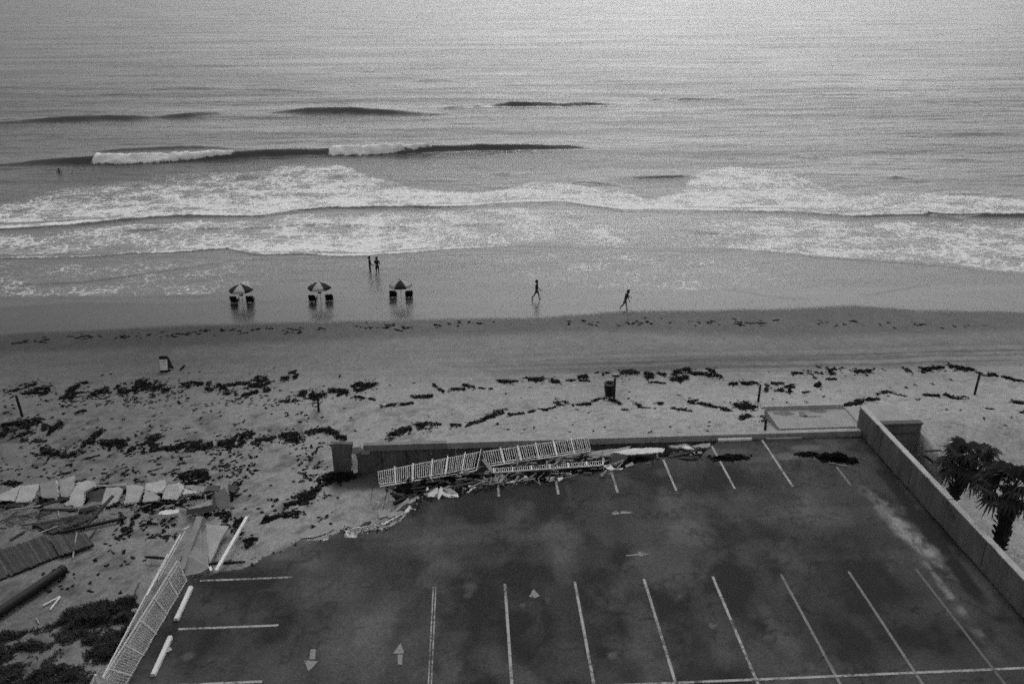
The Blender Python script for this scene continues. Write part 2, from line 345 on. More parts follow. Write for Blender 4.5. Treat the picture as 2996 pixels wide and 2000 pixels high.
# ------------------------------------------------------------------ the sea
def sea():
    ys = list(np.arange(67.0, 74, .3)); y = 74.0
    while y < 132: ys.append(y); y += .17
    st = .2
    while y < 6500: ys.append(y); st = .26 if y < 214 else min(st*1.022, y*.035); y += st
    ys = np.array(ys); u = np.linspace(-1, 1, 700)
    hw = .66*ys+26; X = u[None, :]*hw[:, None]+.05*ys[:, None]; Y = np.repeat(ys[:, None], len(u), 1)
    Z = np.full_like(X, SEA); foam = np.zeros_like(X); tur = np.full_like(X, .10)
    # long low swell; fades with distance, where the bump takes over
    near = sstep(100, 125, Y)*(1-.6*sstep(200, 600, Y))
    sw = fbm(X*.022, Y*.12+X*.004, 61, 3)-.5
    sw2 = fbm(X*.07, Y*.34, 64, 3)-.5
    Z += near*(.85*sw+.34*sw2)
    chop = fbm(X*.28, Y*.8, 66, 4)-.5
    Z += .16*chop*sstep(80, 105, Y)
    shal = sstep(70, 80, Y); Z += .05*shal*(fbm(X*.5, Y*1.1, 67, 3)-.5)
    def bore(pts, h, wf, wb, jit=.5, seed=0, z=SEA):
        """h: list of (photo x, height); the line is where the front meets the water"""
        nonlocal Z
        lx, ly = line_world(pts, z); yl = np.interp(X, lx, ly, left=ly[0], right=ly[-1])
        yl = yl + jit*(fbm(X*.22, X*0, 70+seed, 4)-.5)*2
        hx = [np.interp(a, [p[0] for p in pts], lx) for a, _ in h]; hh = np.interp(X, hx, [b_ for _, b_ in h])
        d = Y-yl
        prof = np.where(d < 0, 0, np.where(d < wf, sstep(0, wf, d), np.exp(-np.clip(d-wf, 0, 99)/wb)))
        Z = Z + hh*prof
        return d, hh
    # A: the breaking wave, glassy between two rolling crests
    A = [(-300, 490), (0, 492), (100, 488), (265, 487), (350, 488), (480, 480), (700, 471), (960, 456), (1030, 454), (1150, 451), (1280, 446), (1420, 443), (1700, 441), (1900, 446), (2300, 460)]
    dA, hA = bore(A, [(-300, .0), (0, .35), (150, .85), (265, 1.05), (480, .95), (690, 1.0), (960, 1.05), (1275, .95), (1400, .95), (1560, .95), (1680, .7), (1760, .22), (2000, .1), (2300, 0)], 1.5, 2.6, .35, 1)
    ax, ay = line_world(A)
    def xr(a, pts=A): lx, _ = line_world(pts); return float(np.interp(a, [p[0] for p in pts], lx))
    for (a, b_, back) in ((268, 690, 1.8), (962, 1275, 1.5)):
        xa, xb = xr(a), xr(b_)
        m_ = sstep(xa-.25, xa+.3, X)*(1-sstep(xb-2.6, xb+.8, X+.0*Y))
        taper = 1-.65*sstep(xa+(xb-xa)*.35, xb, X)
        lo = .12+1.0*(1-taper)*1.2; ed = .7*(fbm(X*.7, X*0, 77, 3)-.5)
        k = m_*sstep(lo+ed*.5-.15, lo+ed*.5+.15, dA)*(1-sstep((1.5+back)*taper+ed, (1.5+back)*taper+ed+.6, dA-.4*(1-taper)))
        foam = np.maximum(foam, 1.6*k); Z += k*(.24+.75*(fbm(X*1.1, Y*1.6, 78, 4)-.32))
    kb = np.exp(-((X-xr(1070))/7.5)**2)*sstep(2.5, 3.2, dA)*(1-sstep(6, 9.5, dA)); foam = np.maximum(foam, .72*kb)
    # dark swells further out
    for j, (pts, h, wf) in enumerate([
        ([(-300, 372), (0, 368), (160, 359), (383, 352), (638, 340)], [(-300, .1), (0, .3), (130, .62), (250, .7), (383, .5), (460, .22), (560, .42), (638, .15), (700, 0)], 1.9),
        ([(766, 335), (894, 337), (1021, 336), (1277, 340), (1400, 341)], [(740, 0), (830, .35), (900, .7), (1021, .75), (1150, .6), (1290, .2), (1380, 0)], 2.0),
        ([(1250, 322), (1315, 320), (1400, 318), (1502, 314), (1671, 312), (1807, 309), (1900, 309)], [(1270, 0), (1320, .25), (1440, .35), (1502, .8), (1600, .65), (1720, .6), (1807, .2), (1880, 0)], 1.9),
        ([(1860, 296), (1896, 294), (2147, 296), (2220, 298)], [(1870, 0), (1910, .45), (2000, .7), (2120, .5), (2200, 0)], 1.9),
        ([(250, 447), (420, 440), (560, 437), (690, 440)], [(250, 0), (330, .28), (520, .35), (640, .2), (720, 0)], 1.5),
        ([(300, 275), (500, 262), (760, 268), (1000, 278)], [(300, 0), (420, .35), (560, .45), (760, .3), (900, .2), (1000, 0)], 3.5),
        ([(1180, 240), (1300, 238), (1380, 246)], [(1150, 0), (1250, .45), (1380, 0)], 4.0),
        ([(1430, 515), (1510, 514), (1600, 512)], [(1420, 0), (1470, .22), (1500, .25), (1560, 0)], 1.0),
        ([(1800, 529), (1900, 528), (2020, 524), (2060, 528)], [(1800, 0), (1870, .28), (1990, .30), (2060, 0)], .9),
        ([(1670, 541), (1740, 540), (1800, 545), (1830, 549)], [(1650, 0), (1700, .22), (1800, .2), (1850, 0)], .9),
        ([(2320, 458), (2400, 462), (2440, 466)], [(2300, 0), (2370, .3), (2420, .3), (2460, 0)], 1.6),
        ([(2120, 466), (2170, 470), (2200, 474)], [(2110, 0), (2155, .3), (2200, 0)], 1.4),
        ([(2590, 527), (2640, 527), (2690, 530)], [(2580, 0), (2630, .25), (2690, 0)], 1.2)]):
        bore(pts, [(p_, q_*((1.5, 1.6, 1.55)[j] if j < 3 else 1.2)) for p_, q_ in h], wf, 2.6*wf/2, .5, 10+j)
    # B: outer foam bore
    B = [(-300, 678), (0, 675), (180, 664), (358, 646), (511, 636), (766, 634), (868, 617), (960, 610), (1200, 609), (1287, 610), (1428, 602), (1535, 594), (1662, 596), (1709, 603), (1826, 617), (2200, 622), (2298, 622), (2505, 636), (2735, 631), (2996, 636), (3300, 640)]
    dB, hB = bore(B, [(-300, .15), (300, .22), (766, .18), (1200, .22), (1535, .16), (2200, .16), (2500, .2), (2996, .2)], .45, 4.0, .28, 2)
    B2 = [(-300, 742), (0, 738), (180, 672), (306, 663), (350, 655)]
    C = [(-300, 760), (0, 759), (255, 756), (383, 744), (511, 741), (664, 729), (705, 738), (741, 748), (894, 746), (996, 754), (1073, 751), (1200, 742), (1287, 734), (1521, 722), (1802, 728), (2036, 728), (2184, 733), (2395, 755), (2643, 771), (2804, 784), (2996, 809), (3300, 830)]
    dC, hC = bore(C, [(-300, .07), (255, .08), (664, .12), (894, .08), (1521, .06), (2036, .05), (2600, .05), (2996, .03)], .35, 3.0, .22, 3)
    for j, (pts, h) in enumerate([
        ([(-100, 838), (0, 838), (230, 831), (434, 802), (638, 772), (715, 760)], [(-100, .05), (230, .07), (500, .05), (715, .03)]),
        ([(-100, 880), (0, 880), (153, 875), (306, 875), (460, 869), (664, 869), (720, 868)], [(-100, .06), (460, .06), (640, .04), (720, 0)]),
        ([(320, 679), (420, 677), (520, 670), (700, 672), (860, 662), (960, 658), (1100, 667), (1250, 668), (1420, 659), (1500, 655)], [(300, 0), (360, .16), (520, .10), (700, .06), (880, .12), (1150, .15), (1300, .12), (1450, .14), (1510, 0)]),
        ([(1640, 637), (1700, 634), (1750, 636)], [(1620, 0), (1690, .15), (1760, 0)]),
        ([(2010, 680), (2090, 688), (2200, 691), (2260, 690)], [(1990, 0), (2040, .18), (2160, .12), (2270, 0)]),
        ([(2480, 634), (2560, 630), (2700, 627), (2740, 636), (2850, 652)], [(2460, 0), (2560, .1), (2720, .3), (2850, .1), (2880, 0)]),
        ([(2804, 640), (2900, 634), (3000, 636)], [(2804, 0), (2880, .2), (3000, .2)])]):
        bore(pts, h, .35, 1.6, .18, 30+j)
    # foam fields: photo x, y of shoreward edge, y of seaward edge, density near, density far
    def field(rows, seed, soft=1.2):
        nonlocal foam
        lo = np.array([at(r[0], r[1], SEA)[:2] for r in rows]); hi = np.array([at(r[0], r[2], SEA)[:2] for r in rows])
        jl = 1.4*(fbm(X*.15, Y*.15, seed, 4)-.5)
        yl = np.interp(X, lo[:, 0], lo[:, 1]); yh = np.interp(X, hi[:, 0], hi[:, 1])+jl*3
        t = np.clip((Y-yl)/np.maximum(yh-yl, .5), 0, 1)
        dn = np.interp(X, lo[:, 0], [r[3] for r in rows]); df = np.interp(X, lo[:, 0], [r[4] for r in rows])
        k = (dn*(1-t)+df*t)*sstep(0, .3, Y-yl)*(1-sstep(-soft, soft, Y-yh))
        foam = np.maximum(foam, k)
    field([(-300, 660, 600, .62, .2), (0, 655, 595, .75, .25), (180, 648, 545, .78, .3), (358, 637, 525, .78, .35), (511, 628, 510, .82, .42), (766, 625, 500, .92, .55), (868, 610, 485, 1.0, .62), (1000, 603, 480, 1.0, .6), (1100, 603, 520, 1.05, .75), (1200, 600, 545, 1.1, .9), (1300, 600, 560, 1.15, .95), (1380, 595, 572, 1.15, 1.0), (1460, 588, 556, 1.05, .9), (1535, 583, 536, .95, .75), (1620, 585, 530, .85, .7), (1709, 592, 545, .9, .6), (1826, 607, 565, 1.15, .8), (1900, 608, 585, 1.2, 1.0), (1980, 608, 560, 1.15, .9), (2060, 608, 500, 1.1, .8), (2140, 610, 484, 1.0, .85), (2250, 611, 495, .85, .9), (2350, 612, 520, .8, .8), (2430, 618, 560, .75, .8), (2550, 622, 574, .6, .65), (2700, 620, 558, .72, .7), (2850, 625, 570, .7, .65), (2996, 628, 580, .7, .6), (3300, 630, 590, .6, .5)], 81)
    # the bright rim just behind each front
    foam = np.maximum(foam, (1.05+.30*sstep(-6, 2, X)*(1-sstep(20, 30, X)))*sstep(.15, .45, dB)*(1-sstep(.9, 2.6, dB)))
    field([(-300, 750, 684, .45, .5), (0, 748, 682, .45, .55), (255, 745, 668, .5, .5), (511, 732, 650, .6, .55), (640, 725, 645, .55, .45), (741, 740, 640, .85, .45), (894, 738, 625, .95, .5), (1073, 742, 620, .9, .6), (1200, 732, 620, .8, .6), (1287, 726, 618, .68, .58), (1400, 720, 612, .5, .6), (1521, 713, 604, .45, .72), (1662, 716, 612, .45, .66), (1802, 720, 628, .5, .35), (1950, 722, 640, .35, .3), (2100, 724, 640, .4, .35), (2300, 742, 635, .6, .6), (2500, 758, 646, .72, .6), (2643, 764, 645, .6, .5), (2804, 776, 646, .6, .6), (2900, 790, 645, .65, .62), (3000, 800, 648, .7, .6), (3300, 820, 655, .6, .5)], 82)
    foam = np.maximum(foam, np.interp(X, [-60, -20, -14, 0, 6, 30], [.6, .75, 1.0, .85, .35, .3])*sstep(.1, .3, dC)*(1-sstep(.4, 1.5, dC)))
    field([(-300, 870, 765, .3, .25), (0, 870, 765, .32, .28), (300, 868, 763, .34, .26), (600, 864, 760, .42, .25), (700, 850, 765, .25, .2), (900, 800, 760, .1, .15), (1300, 800, 745, .1, .3), (1600, 840, 735, .2, .36), (1850, 860, 735, .32, .34), (2100, 850, 740, .3, .3), (2400, 850, 765, .15, .2), (2700, 820, 780, .1, .15), (3300, 840, 800, .1, .2)], 83)
    foam *= 1-.0*X
    # shallow water over churned sand is paler
    tur = .055+.05*(1-sstep(85, 125, Y))
    rip = .55*np.ones_like(X)*sstep(70, 84, Y)+.06; rip = rip*(1-.0*sstep(300, 900, Y))
    # the sheet ends where the sand rises through it
    edge = terrain(X, Y)
    Z = np.where(Y < 72, np.minimum(Z, SEA+.02), Z)
    o = grid_mesh('sea_water', X, Y, Z, M['water'], dict(foam=foam, turbid=tur, ripple=rip)); tag(o, kind='structure')
sea()

# ------------------------------------------------------------------ the car park
def parking():
    D = 2996/2349
    edge = [(551, 1700), (580, 1686), (634, 1671), (714, 1658), (752, 1640), (765, 1627), (816, 1610), (850, 1593), (884, 1576), (918, 1577), (945, 1580), (969, 1567), (1008, 1538), (1011, 1571), (1042, 1571), (1046, 1555), (1093, 1547), (1122, 1550), (1173, 1523), (1199, 1497), (1204, 1482), (1213, 1472), (1235, 1460), (1290, 1458), (1344, 1450), (1380, 1420), (1440, 1414), (1500, 1410), (1560, 1404), (1620, 1410), (1650, 1398), (1700, 1378), (1780, 1372), (1820, 1366), (1870, 1350), (1930, 1338), (2000, 1330), (2042, 1340), (2062, 1318), (2085, 1300)]
    P = [at(a, b, 0)[:2] for a, b in edge]
    P = [np.array((-12.5, -20.0)), np.array((-11.9, 22.6)), np.array((-11.55, 27.9))]+P+[np.array((P[-1][0]+.3, 37.87)), np.array((20.06, 37.87)), np.array((20.06, -20.0))]
    P = np.array(P)
    st = .1; xs = np.arange(-12.6, 20.1, st); ys = np.concatenate([np.arange(-20, 18, 1.0), np.arange(18, 37.95, st)])
    X, Y = np.meshgrid(xs, ys)
    jx = X+.12*(fbm(X*1.5, Y*1.5, 90)-.5)*(Y > 27.5); jy = Y+.12*(fbm(X*1.5, Y*1.5, 91)-.5)*(Y > 27.5)*(Y < 37)
    inside = np.zeros(X.shape, bool); n = len(P)
    for i in range(n):
        x0, y0 = P[i]; x1, y1 = P[(i+1) % n]
        if y0 == y1: continue
        c = ((y0 > jy) != (y1 > jy)) & (jx < (x1-x0)*(jy-y0)/(y1-y0)+x0); inside ^= c
    Z = .03*(fbm(X*.2, Y*.2, 92)-.5)+.01
    # asphalt tone: sealed, worn, damp and sanded patches
    a = .040+.034*(fbm(X*.22, Y*.26, 93)-.5)*2+.020*(fbm(X*.9, Y*.7, 94)-.5)*2
    a = a+.030*sstep(.52, .72, fbm(X*.55+2, Y*.4, 95, 5))-.020*sstep(.54, .70, fbm(X*.7+8, Y*.6, 96, 5))
    # driven-on streaks along the aisle, oil drips in the bays, hairline cracks
    a = a+.016*sstep(.5, .7, fbm(X*.12, Y*1.6, 98, 4))*sstep(27.4, 28, Y)*(1-sstep(32.5, 33.3, Y))
    bay = np.abs(((X+1.692)/2.74) % 1-.5)
    a = a-.016*np.exp(-(bay/.13)**2)*sstep(.4, .6, fbm(X*1.1, Y*.6, 99, 4))*(Y < 27)
    cr = np.abs(fbm(X*.35, Y*.35, 120, 5)-.5); a = a*(1-.45*(1-sstep(.003, .014, cr)))
    cr = np.abs(fbm(X*.3+40, Y*.5, 121, 5)-.47); a = a*(1-.35*(1-sstep(.003, .012, cr)))
    wisp = .15+1.9*sstep(.42, .60, .5*fbm(X*1.7+3, Y*.9, 97, 5)+.5*fbm(X*4.2, Y*2.6, 197, 3))
    def blob(sx, sy, rx, ry, v, nz=.5):
        nonlocal a
        c = at(sx, sy, 0); d = ((X-c[0])/rx)**2+((Y-c[1])/ry)**2+nz*(fbm(X*.8, Y*.8, int(sx))-.5)*2
        k = 1-sstep(.2, 1.3, d); a = a+k*v*(wisp if nz > .8 else 1)
    for b in [(950, 1700, 2.0, 1.5, .022), (1100, 1850, 2.2, 2.5, .022), (1250, 1560, 3.5, 1.6, .014), (700, 1850, 1.0, 2.2, .010), (1450, 1930, .9, .8, .016), (1640, 1930, .9, 1.0, .014), (1330, 1950, .6, .8, .014), (1900, 1560, 3, 1.2, .010), (2200, 1480, 3, 1.6, .010), (2400, 1500, 1.4, 1.6, .018),
              (760, 1690, 3.5, .8, -.020), (640, 1720, 1.2, 1.0, -.018), (1500, 1680, 4.5, .8, -.018), (1750, 1790, 2.6, 1.6, -.016), (2050, 1740, 2.2, 1.2, -.014), (2300, 1850, 3, 1.6, -.012), (1250, 1480, 2.8, .9, -.018), (1600, 1440, 4.5, 1.0, -.016), (2050, 1420, 2.5, 1.2, -.016), (2200, 1400, 2.0, .9, -.012), (2600, 1750, 1.8, 3, -.016), (2480, 1620, 1.5, 1.6, -.012), (1550, 1850, 1.2, 1.4, -.012), (600, 1950, .8, 2.2, -.016)]: blob(*b)
    for s_ in range(14):
        t = s_/13; blob(2530+t*235, 1425+t*240, .36+.2*math.sin(s_*2.1), 1.0, .018+.018*(s_ % 3 == 1), 1.8); blob(2640+t*230, 1560+t*300, .2, .9, .022, 1.6)
    for b in [(2360, 1310, .8, .35, .06), (2300, 1335, .9, .4, .05), (2120, 1322, 1.6, .35, .035), (2200, 1345, 1.2, .3, .03), (2640, 1540, .7, .8, .05), (2740, 1620, .7, .7, .05), (1663, 1430, .12, 1.0, .02)]: blob(*b)
    for s_ in range(12):
        t = s_/11; blob(2600+t*250, 1400+t*330, .35, .9, -.03, .3)
    for b in [(1377, 1720, .33, .33, .04), (1370, 1742, .2, .2, .05), (885, 1588, .5, .35, .015), (2085, 1830, .16, .14, .07), (1530, 1770, .15, .13, .04), (1790, 1917, .18, .16, .06), (1990, 1743, .09, .09, .06), (550, 1920, .22, .22, .05), (1603, 1755, .12, .2, .03)]: blob(*b, nz=.2)
    a = np.clip(a, .014, .26)
    idx = -np.ones(X.shape, int); iv = np.argwhere(inside); idx[inside] = np.arange(len(iv))
    V = np.stack([jx[inside], jy[inside], Z[inside]], -1); F = []
    q = (idx[:-1, :-1] >= 0) & (idx[:-1, 1:] >= 0) & (idx[1:, 1:] >= 0) & (idx[1:, :-1] >= 0)
    F = np.stack([idx[:-1, :-1][q], idx[:-1, 1:][q], idx[1:, 1:][q], idx[1:, :-1][q]], -1)
    e = {}
    for f in F.tolist():
        for k in range(4):
            p = (f[k], f[(k+1) % 4]); r = (p[1], p[0])
            if r in e: del e[r]
            else: e[p] = 1
    nb = {}; V2 = V.tolist(); al = a[inside].tolist(); Fs = F.tolist()
    for p0, p1 in e:
        for p in (p0, p1):
            if p not in nb:
                nb[p] = len(V2); v = V[p]; V2.append([v[0], v[1], v[2]-.16]); al.append(.05)
        Fs.append([p1, p0, nb[p0], nb[p1]])
    me = bpy.data.meshes.new('parking_lot'); me.from_pydata(V2, [], Fs); me.materials.append(M['asphalt'])
    at_ = me.attributes.new('alb', 'FLOAT', 'POINT'); at_.data.foreach_set('value', np.array(al, np.float32))
    me.polygons.foreach_set('use_smooth', [True]*len(me.polygons))
    lot = bpy.data.objects.new('parking_lot', me); COL.objects.link(lot); tag(lot, kind='structure')
    # painted marks, a few millimetres proud of the asphalt
    def mark(pts, m, name):
        nseg = []; mb = MB()
        # ribbons are cut in short lengths so that they follow the surface
        (ax, ay), (bx, by), wd = pts
        L_ = math.hypot(bx-ax, by-ay); k = max(2, int(L_/.25)); dx, dy = (bx-ax)/L_, (by-ay)/L_
        vs, fs = [], []
        for i in range(k+1):
            for s_ in (-1, 1):
                x = ax+dx*L_*i/k-dy*wd/2*s_; y = ay+dy*L_*i/k+dx*wd/2*s_
                vs.append((x, y, .03*(float(fbm(x*.2, y*.2, 92))-.5)+.01+.008))
            if i: fs.append((2*i-2, 2*i-1, 2*i+1, 2*i))
        mb.add(vs, fs); return mb.build(name, m, lot)
    def poly(ptsS, m, name):
        vs = []
        for a_, b_ in ptsS:
            p = at(a_, b_, 0); vs.append((p[0], p[1], .03*(float(fbm(p[0]*.2, p[1]*.2, 92))-.5)+.022))
        mb = MB(); mb.add(vs, [tuple(range(len(vs)))]); return mb.build(name, m, lot)
    X0, W_, Y1, Y2, Y3 = -1.692, 2.74, 27.06, 33.28, 21.66
    for i in range(8):
        m = M['line'] if 0 < i < 5 else (M['faded'] if i in (0, 5, 6) else M['faint'])
        x = X0+W_*i; y1 = Y1-5.45
        if i == 0:
            for s_ in (-.05, .05): mark(((x+s_, Y1), (x+s_, 10), .05), M['line'], 'stall_line')
        else: mark(((x, Y1), (x, 21.6), .105), m, 'stall_line')
        if i: mark(((x, 21.54), (x, 15.9), .105), m, 'stall_line')
    mark(((3.0, Y3-.03), (19.9, Y3-.03), .105), M['line'], 'aisle_line')
    ups = [(1, 33.28, 34.85), (2, 33.28, 34.5), (3, 33.28, 35.6), (4, 33.28, 36.1), (5, 33.28, 37.3), (6, 33.28, 37.75), (7, 33.28, 34.9)]
    for i, a_, b_ in ups: mark(((X0+W_*i, a_), (X0+W_*i, b_), .105), M['faded'] if i == 7 else M['line'], 'stall_line')
    for y, x1 in ((27.97, -7.34), (25.22, -7.34), (22.48, -7.34), (19.74, -7.34)):
        mark(((-10.95, y), (x1, y), .105), M['line'], 'stall_line')
    zc = lambda pts: [(780+a_/2.0973, 1600+b_/2.0973) for a_, b_ in pts]
    poly(zc([(270, 628), (302, 628), (298, 690), (262, 690)]), M['arrow'], 'direction_arrow'); poly(zc([(230, 700), (258, 696), (316, 702), (278, 745), (258, 762)]), M['arrow'], 'direction_arrow')
    poly(zc([(805, 660), (835, 660), (832, 722), (805, 722)]), M['arrow'], 'direction_arrow'); poly(zc([(822, 590), (843, 640), (838, 655), (776, 655)]), M['arrow'], 'direction_arrow')
    poly(zc([(1638, 258), (1675, 300), (1650, 314), (1608, 306)]), M['arrow'], 'direction_arrow')
    poly(zc([(2205, 50), (2285, 42), (2285, 50), (2205, 58)]), M['arrow'], 'direction_arrow'); poly(zc([(2275, 26), (2345, 44), (2290, 62)]), M['arrow'], 'direction_arrow')
    zd = lambda pts: [(1400+a_/3.356, 1200+b_/3.356) for a_, b_ in pts]
    poly(zd([(1295, 1010), (1345, 985), (1375, 1000), (1385, 1020), (1330, 1028)]), M['arrow'], 'direction_arrow'); poly(zd([(1400, 992), (1505, 1000), (1500, 1012), (1390, 1018)]), M['arrow'], 'direction_arrow')
    return lot
LOT = parking()

# ------------------------------------------------------------------ walls
def rot_box(mb, x0, x1, y0, y1, z0, z1):
    return mb.box(((x0+x1)/2, (y0+y1)/2, (z0+z1)/2), (x1-x0, y1-y0, z1-z0))
def seawall():
    t = thing('sea_wall', (6, 38, -1.4), 'long low dark concrete sea wall between the car park and the beach', 'wall')
    x = -6.0; edges = []
    while x < 20.0:
        x2 = min(x+1.26, 20.0); edges.append((x, x2)); x = x2
    for i, (a, b) in enumerate(edges):
        jit = random.uniform(-.02, .02)
        rot_box(MB(), a+.02, b-.02, 38.0+jit, 38.17, -2.1, -.06).build('wall_panel', M['inner'], t)
        rot_box(MB(), a-.01, a+.015, 38.06, 38.16, -2.05, -.07).build('joint', M['soil'], t)
    cx = [-5.6, -1.4, 4.1, 9.6, 15.2, 20.0]
    for a, b in zip(cx, cx[1:]):
        mb = MB(); mb.box(((a+b)/2, 38.03, .12), (b-a-.015, .30, .34)); mb.build('cap', M['mid'] if a > -3 else M['concrete'], t)
    # broken end: cap knocked away, panel cracked off
    e = thing('broken_wall_end', (-6.8, 38.1, -1.4), 'broken end of the sea wall standing apart beside the gap of sand', 'wall')
    mb = MB(); mb.prism([(-7.22, 38.1, -1.9), (-7.25, 38.1, .30), (-6.75, 38.1, .31), (-6.2, 38.08, .27), (-6.18, 38.08, -.1), (-6.32, 38.08, -.5), (-6.25, 38.08, -1.1), (-6.3, 38.08, -1.9)], (.02, .24, 0)); mb.build('wall_panel', M['inner'], e)
    mb = MB(); mb.prism([(-6.2, 37.98, -.28), (-6.02, 37.98, -.2), (-5.97, 37.98, -.7), (-6.0, 37.98, -1.15), (-6.35, 37.98, -1.2), (-6.2, 37.98, -.8)], (0, .12, 0)); mb.build('spalled_face', M['pale'], e)
    for k, (a, b, z) in enumerate([(-6.2, -5.75, .02), (-5.75, -5.3, -.05)]):
        mb = MB(); mb.prism([(a, 37.9, z-.18), (a+.05, 37.9, z+.16), (b-.04, 37.9, z+.2), (b, 37.9, z-.1), (b-.15, 37.9, z-.2)], (0, .28, 0)); mb.build('cap', M['mid'], e)
    return t
seawall()
t = thing('side_wall', (20.2, 30, 0), 'tall concrete wall along the right side of the car park', 'wall')
rot_box(MB(), 20.08, 20.32, 29.9, 38.6, -2.2, 1.28).build('wall_panel', M['wallface'], t)
rot_box(MB(), 20.10, 20.36, -5, 29.89, -1.2, 1.26).build('wall_panel', M['wallface'], t)
rot_box(MB(), 20.07, 20.34, 29.9, 38.62, 1.283, 1.34).build('coping', M['walltop'], t)
rot_box(MB(), 20.09, 20.37, -5, 29.89, 1.263, 1.31).build('coping', M['walltop'], t)
for y_ in (15, 18, 21, 24, 27, 33, 36): rot_box(MB(), 20.06 if y_ > 29.9 else 20.08, 20.1, y_-.012, y_+.012, -.1, 1.25).build('joint', M['darkc'], t)
for y_, l_ in ((36.2, .5), (31.4, .3), (26.3, .6), (23.5, .4)):
    MB().prism([(20.065, y_, 1.335), (20.065, y_+l_, 1.335), (20.10, y_+l_*.7, 1.345), (20.12, y_+l_*.3, 1.345)] if y_ > 29.9 else [(20.085, y_, 1.305), (20.085, y_+l_, 1.305), (20.12, y_+l_*.7, 1.315), (20.14, y_+l_*.3, 1.315)], (0, 0, -.06)).build('chip', M['darkc'], t)
mb = MB(); mb.beam((20.02, 30.2, 1.15), (20.03, 29.2, .86), .03, .10); mb.build('stain_patch', M['darkc'], t)
t = thing('retaining_wall', (22.5, 38.6, 0), 'dark retaining wall of the next plot, right of the side wall', 'wall')
rot_box(MB(), 20.36, 23.4, 38.3, 38.55, -2.0, .36).build('wall_panel', M['wallface'], t)
rot_box(MB(), 20.36, 23.43, 38.22, 38.6, .363, .45).build('coping', M['darkc'], t)
rot_box(MB(), 20.36, 23.38, 38.27, 38.297, -.22, -.10).build('ledge', M['darkc'], t)
rot_box(MB(), 20.36, 23.4, 38.61, 40.9, -.3, .13).build('terrace_fill', M['tblock'], t)
t = thing('terrace_block', (18.3, 40, .4), 'pale low concrete block on the sand behind the corner of the walls', 'wall')
rot_box(MB(), 16.0, 20.06, 38.75, 40.9, -.6, .07).build('block', M['tblock'], t)
rot_box(MB(), 20.063, 20.357, 38.65, 40.9, -.6, .07).build('block', M['tblock'], t)
rot_box(MB(), 15.95, 20.34, 40.9, 41.0, -.6, .28).build('coping', M['walltop'], t)
for a, b, y0, y1 in ((16.2, 17.5, 40.2, 40.75), (17.2, 18.9, 39.9, 40.1), (18.3, 19.4, 40.4, 40.8), (17.6, 18.1, 39.9, 40.6)):
    rs_ = random.Random(int(a*10)); n_ = 14; vs_ = [((a+b)/2+(b-a)/2*math.cos(6.283*i/n_)*rs_.uniform(.6, 1.1), (y0+y1)/2+(y1-y0)/2*math.sin(6.283*i/n_)*rs_.uniform(.6, 1.2), .074) for i in range(n_)]
    MB().add(vs_, [tuple(range(n_))]).build('stain_patch', M['tstain'], t)

# wheel stops
def wheel_stop(a, b, label, m='stopper', z=.02, wd=.20):
    a = Vector((a[0], a[1], z)); b = Vector((b[0], b[1], z)); d = (b-a).normalized(); s = Vector((-d.y, d.x, 0))
    prof = [(-wd/2, 0), (-wd*.42, .10), (-wd*.25, .13), (wd*.25, .13), (wd*.42, .10), (wd/2, 0)]
    mb = MB(); mb.prism([tuple(a+s*p+Vector((0, 0, q))) for p, q in prof], tuple(b-a)); o = mb.build('wheel_stop', M[m], None, loc=tuple(a))
    bv = o.modifiers.new('b', 'BEVEL'); bv.width = .015; bv.segments = 2
    return tag(o, label, 'wheel stop', 'wheel stops of the car park')
wheel_stop((-11.15, 27.5), (-11.15, 25.65), 'white wheel stop nearest the leaning slab, by the left fence')
wheel_stop((-11.08, 24.75), (-11.08, 22.9), 'white wheel stop at the bottom left with a paint spill beside it')
wheel_stop((12.45, 37.75), (14.2, 37.75), 'bright white wheel stop against the sea wall')
wheel_stop((14.95, 37.72), (16.8, 37.72), 'dull half buried wheel stop near the right corner of the lot', 'concrete', .0)
mb = MB(); p = [at(a, b, 0) for a, b in ((482, 1893), (492, 1888), (506, 1902), (500, 1905), (484, 1912), (478, 1905))]
mb.prism([(q[0], q[1], .03) for q in p], (0, 0, .01)); o = mb.build('paint_spill', M['line'], LOT)

# ------------------------------------------------------------------ railings
def railing(fL, fR, tL, tR, n, posts, label, group='white steel railings torn from the wall', foot=.10, gap=(), bw=.022, m='rail', lower=True):
    """fL, fR: the ends of the foot rail; tL, tR: the ends of the hand rail"""
    fL, fR, tL, tR = [Vector(map(float, p)) for p in (fL, fR, tL, tR)]; c = (fL+fR+tL+tR)/4
    t = thing('railing', tuple(c), label, 'railing', group)
    nrm = (fR-fL).cross(tL-fL).normalized()
    def q(u, v): return fL.lerp(fR, u).lerp(tL.lerp(tR, u), v)
    mb = MB(); mb.beam(q(0, 1), q(1, 1), .055, .05, nrm); mb.build('handrail', M[m], t)
    mb = MB(); mb.beam(q(0, .86), q(1, .86), .035, .035, nrm); mb.build('rail', M[m], t)
    mb = MB(); mb.beam(q(0, .02), q(1, .02), .035, .035, nrm); mb.build('rail', M[m], t)
    for i in range(n+1):
        u = i/n+random.uniform(-.12, .12)/n
        if any(a < u < b for a, b in gap): continue
        mb = MB(); mb.beam(q(max(0, min(1, u)), .02), q(max(0, min(1, u+random.uniform(-.1, .1)/n)), .86), bw, bw, nrm); mb.build('baluster', M[m], t)
    for u in posts:
        mb = MB(); mb.beam(q(u, -foot), q(u, 1), .05, .05, nrm); mb.build('post', M['white'], t)
    return t
Z = lambda s, ox, oy: (lambda a, b, z=0: at(ox+a/s, oy+b/s, z))
z2 = Z(3.915, 900, 1200)
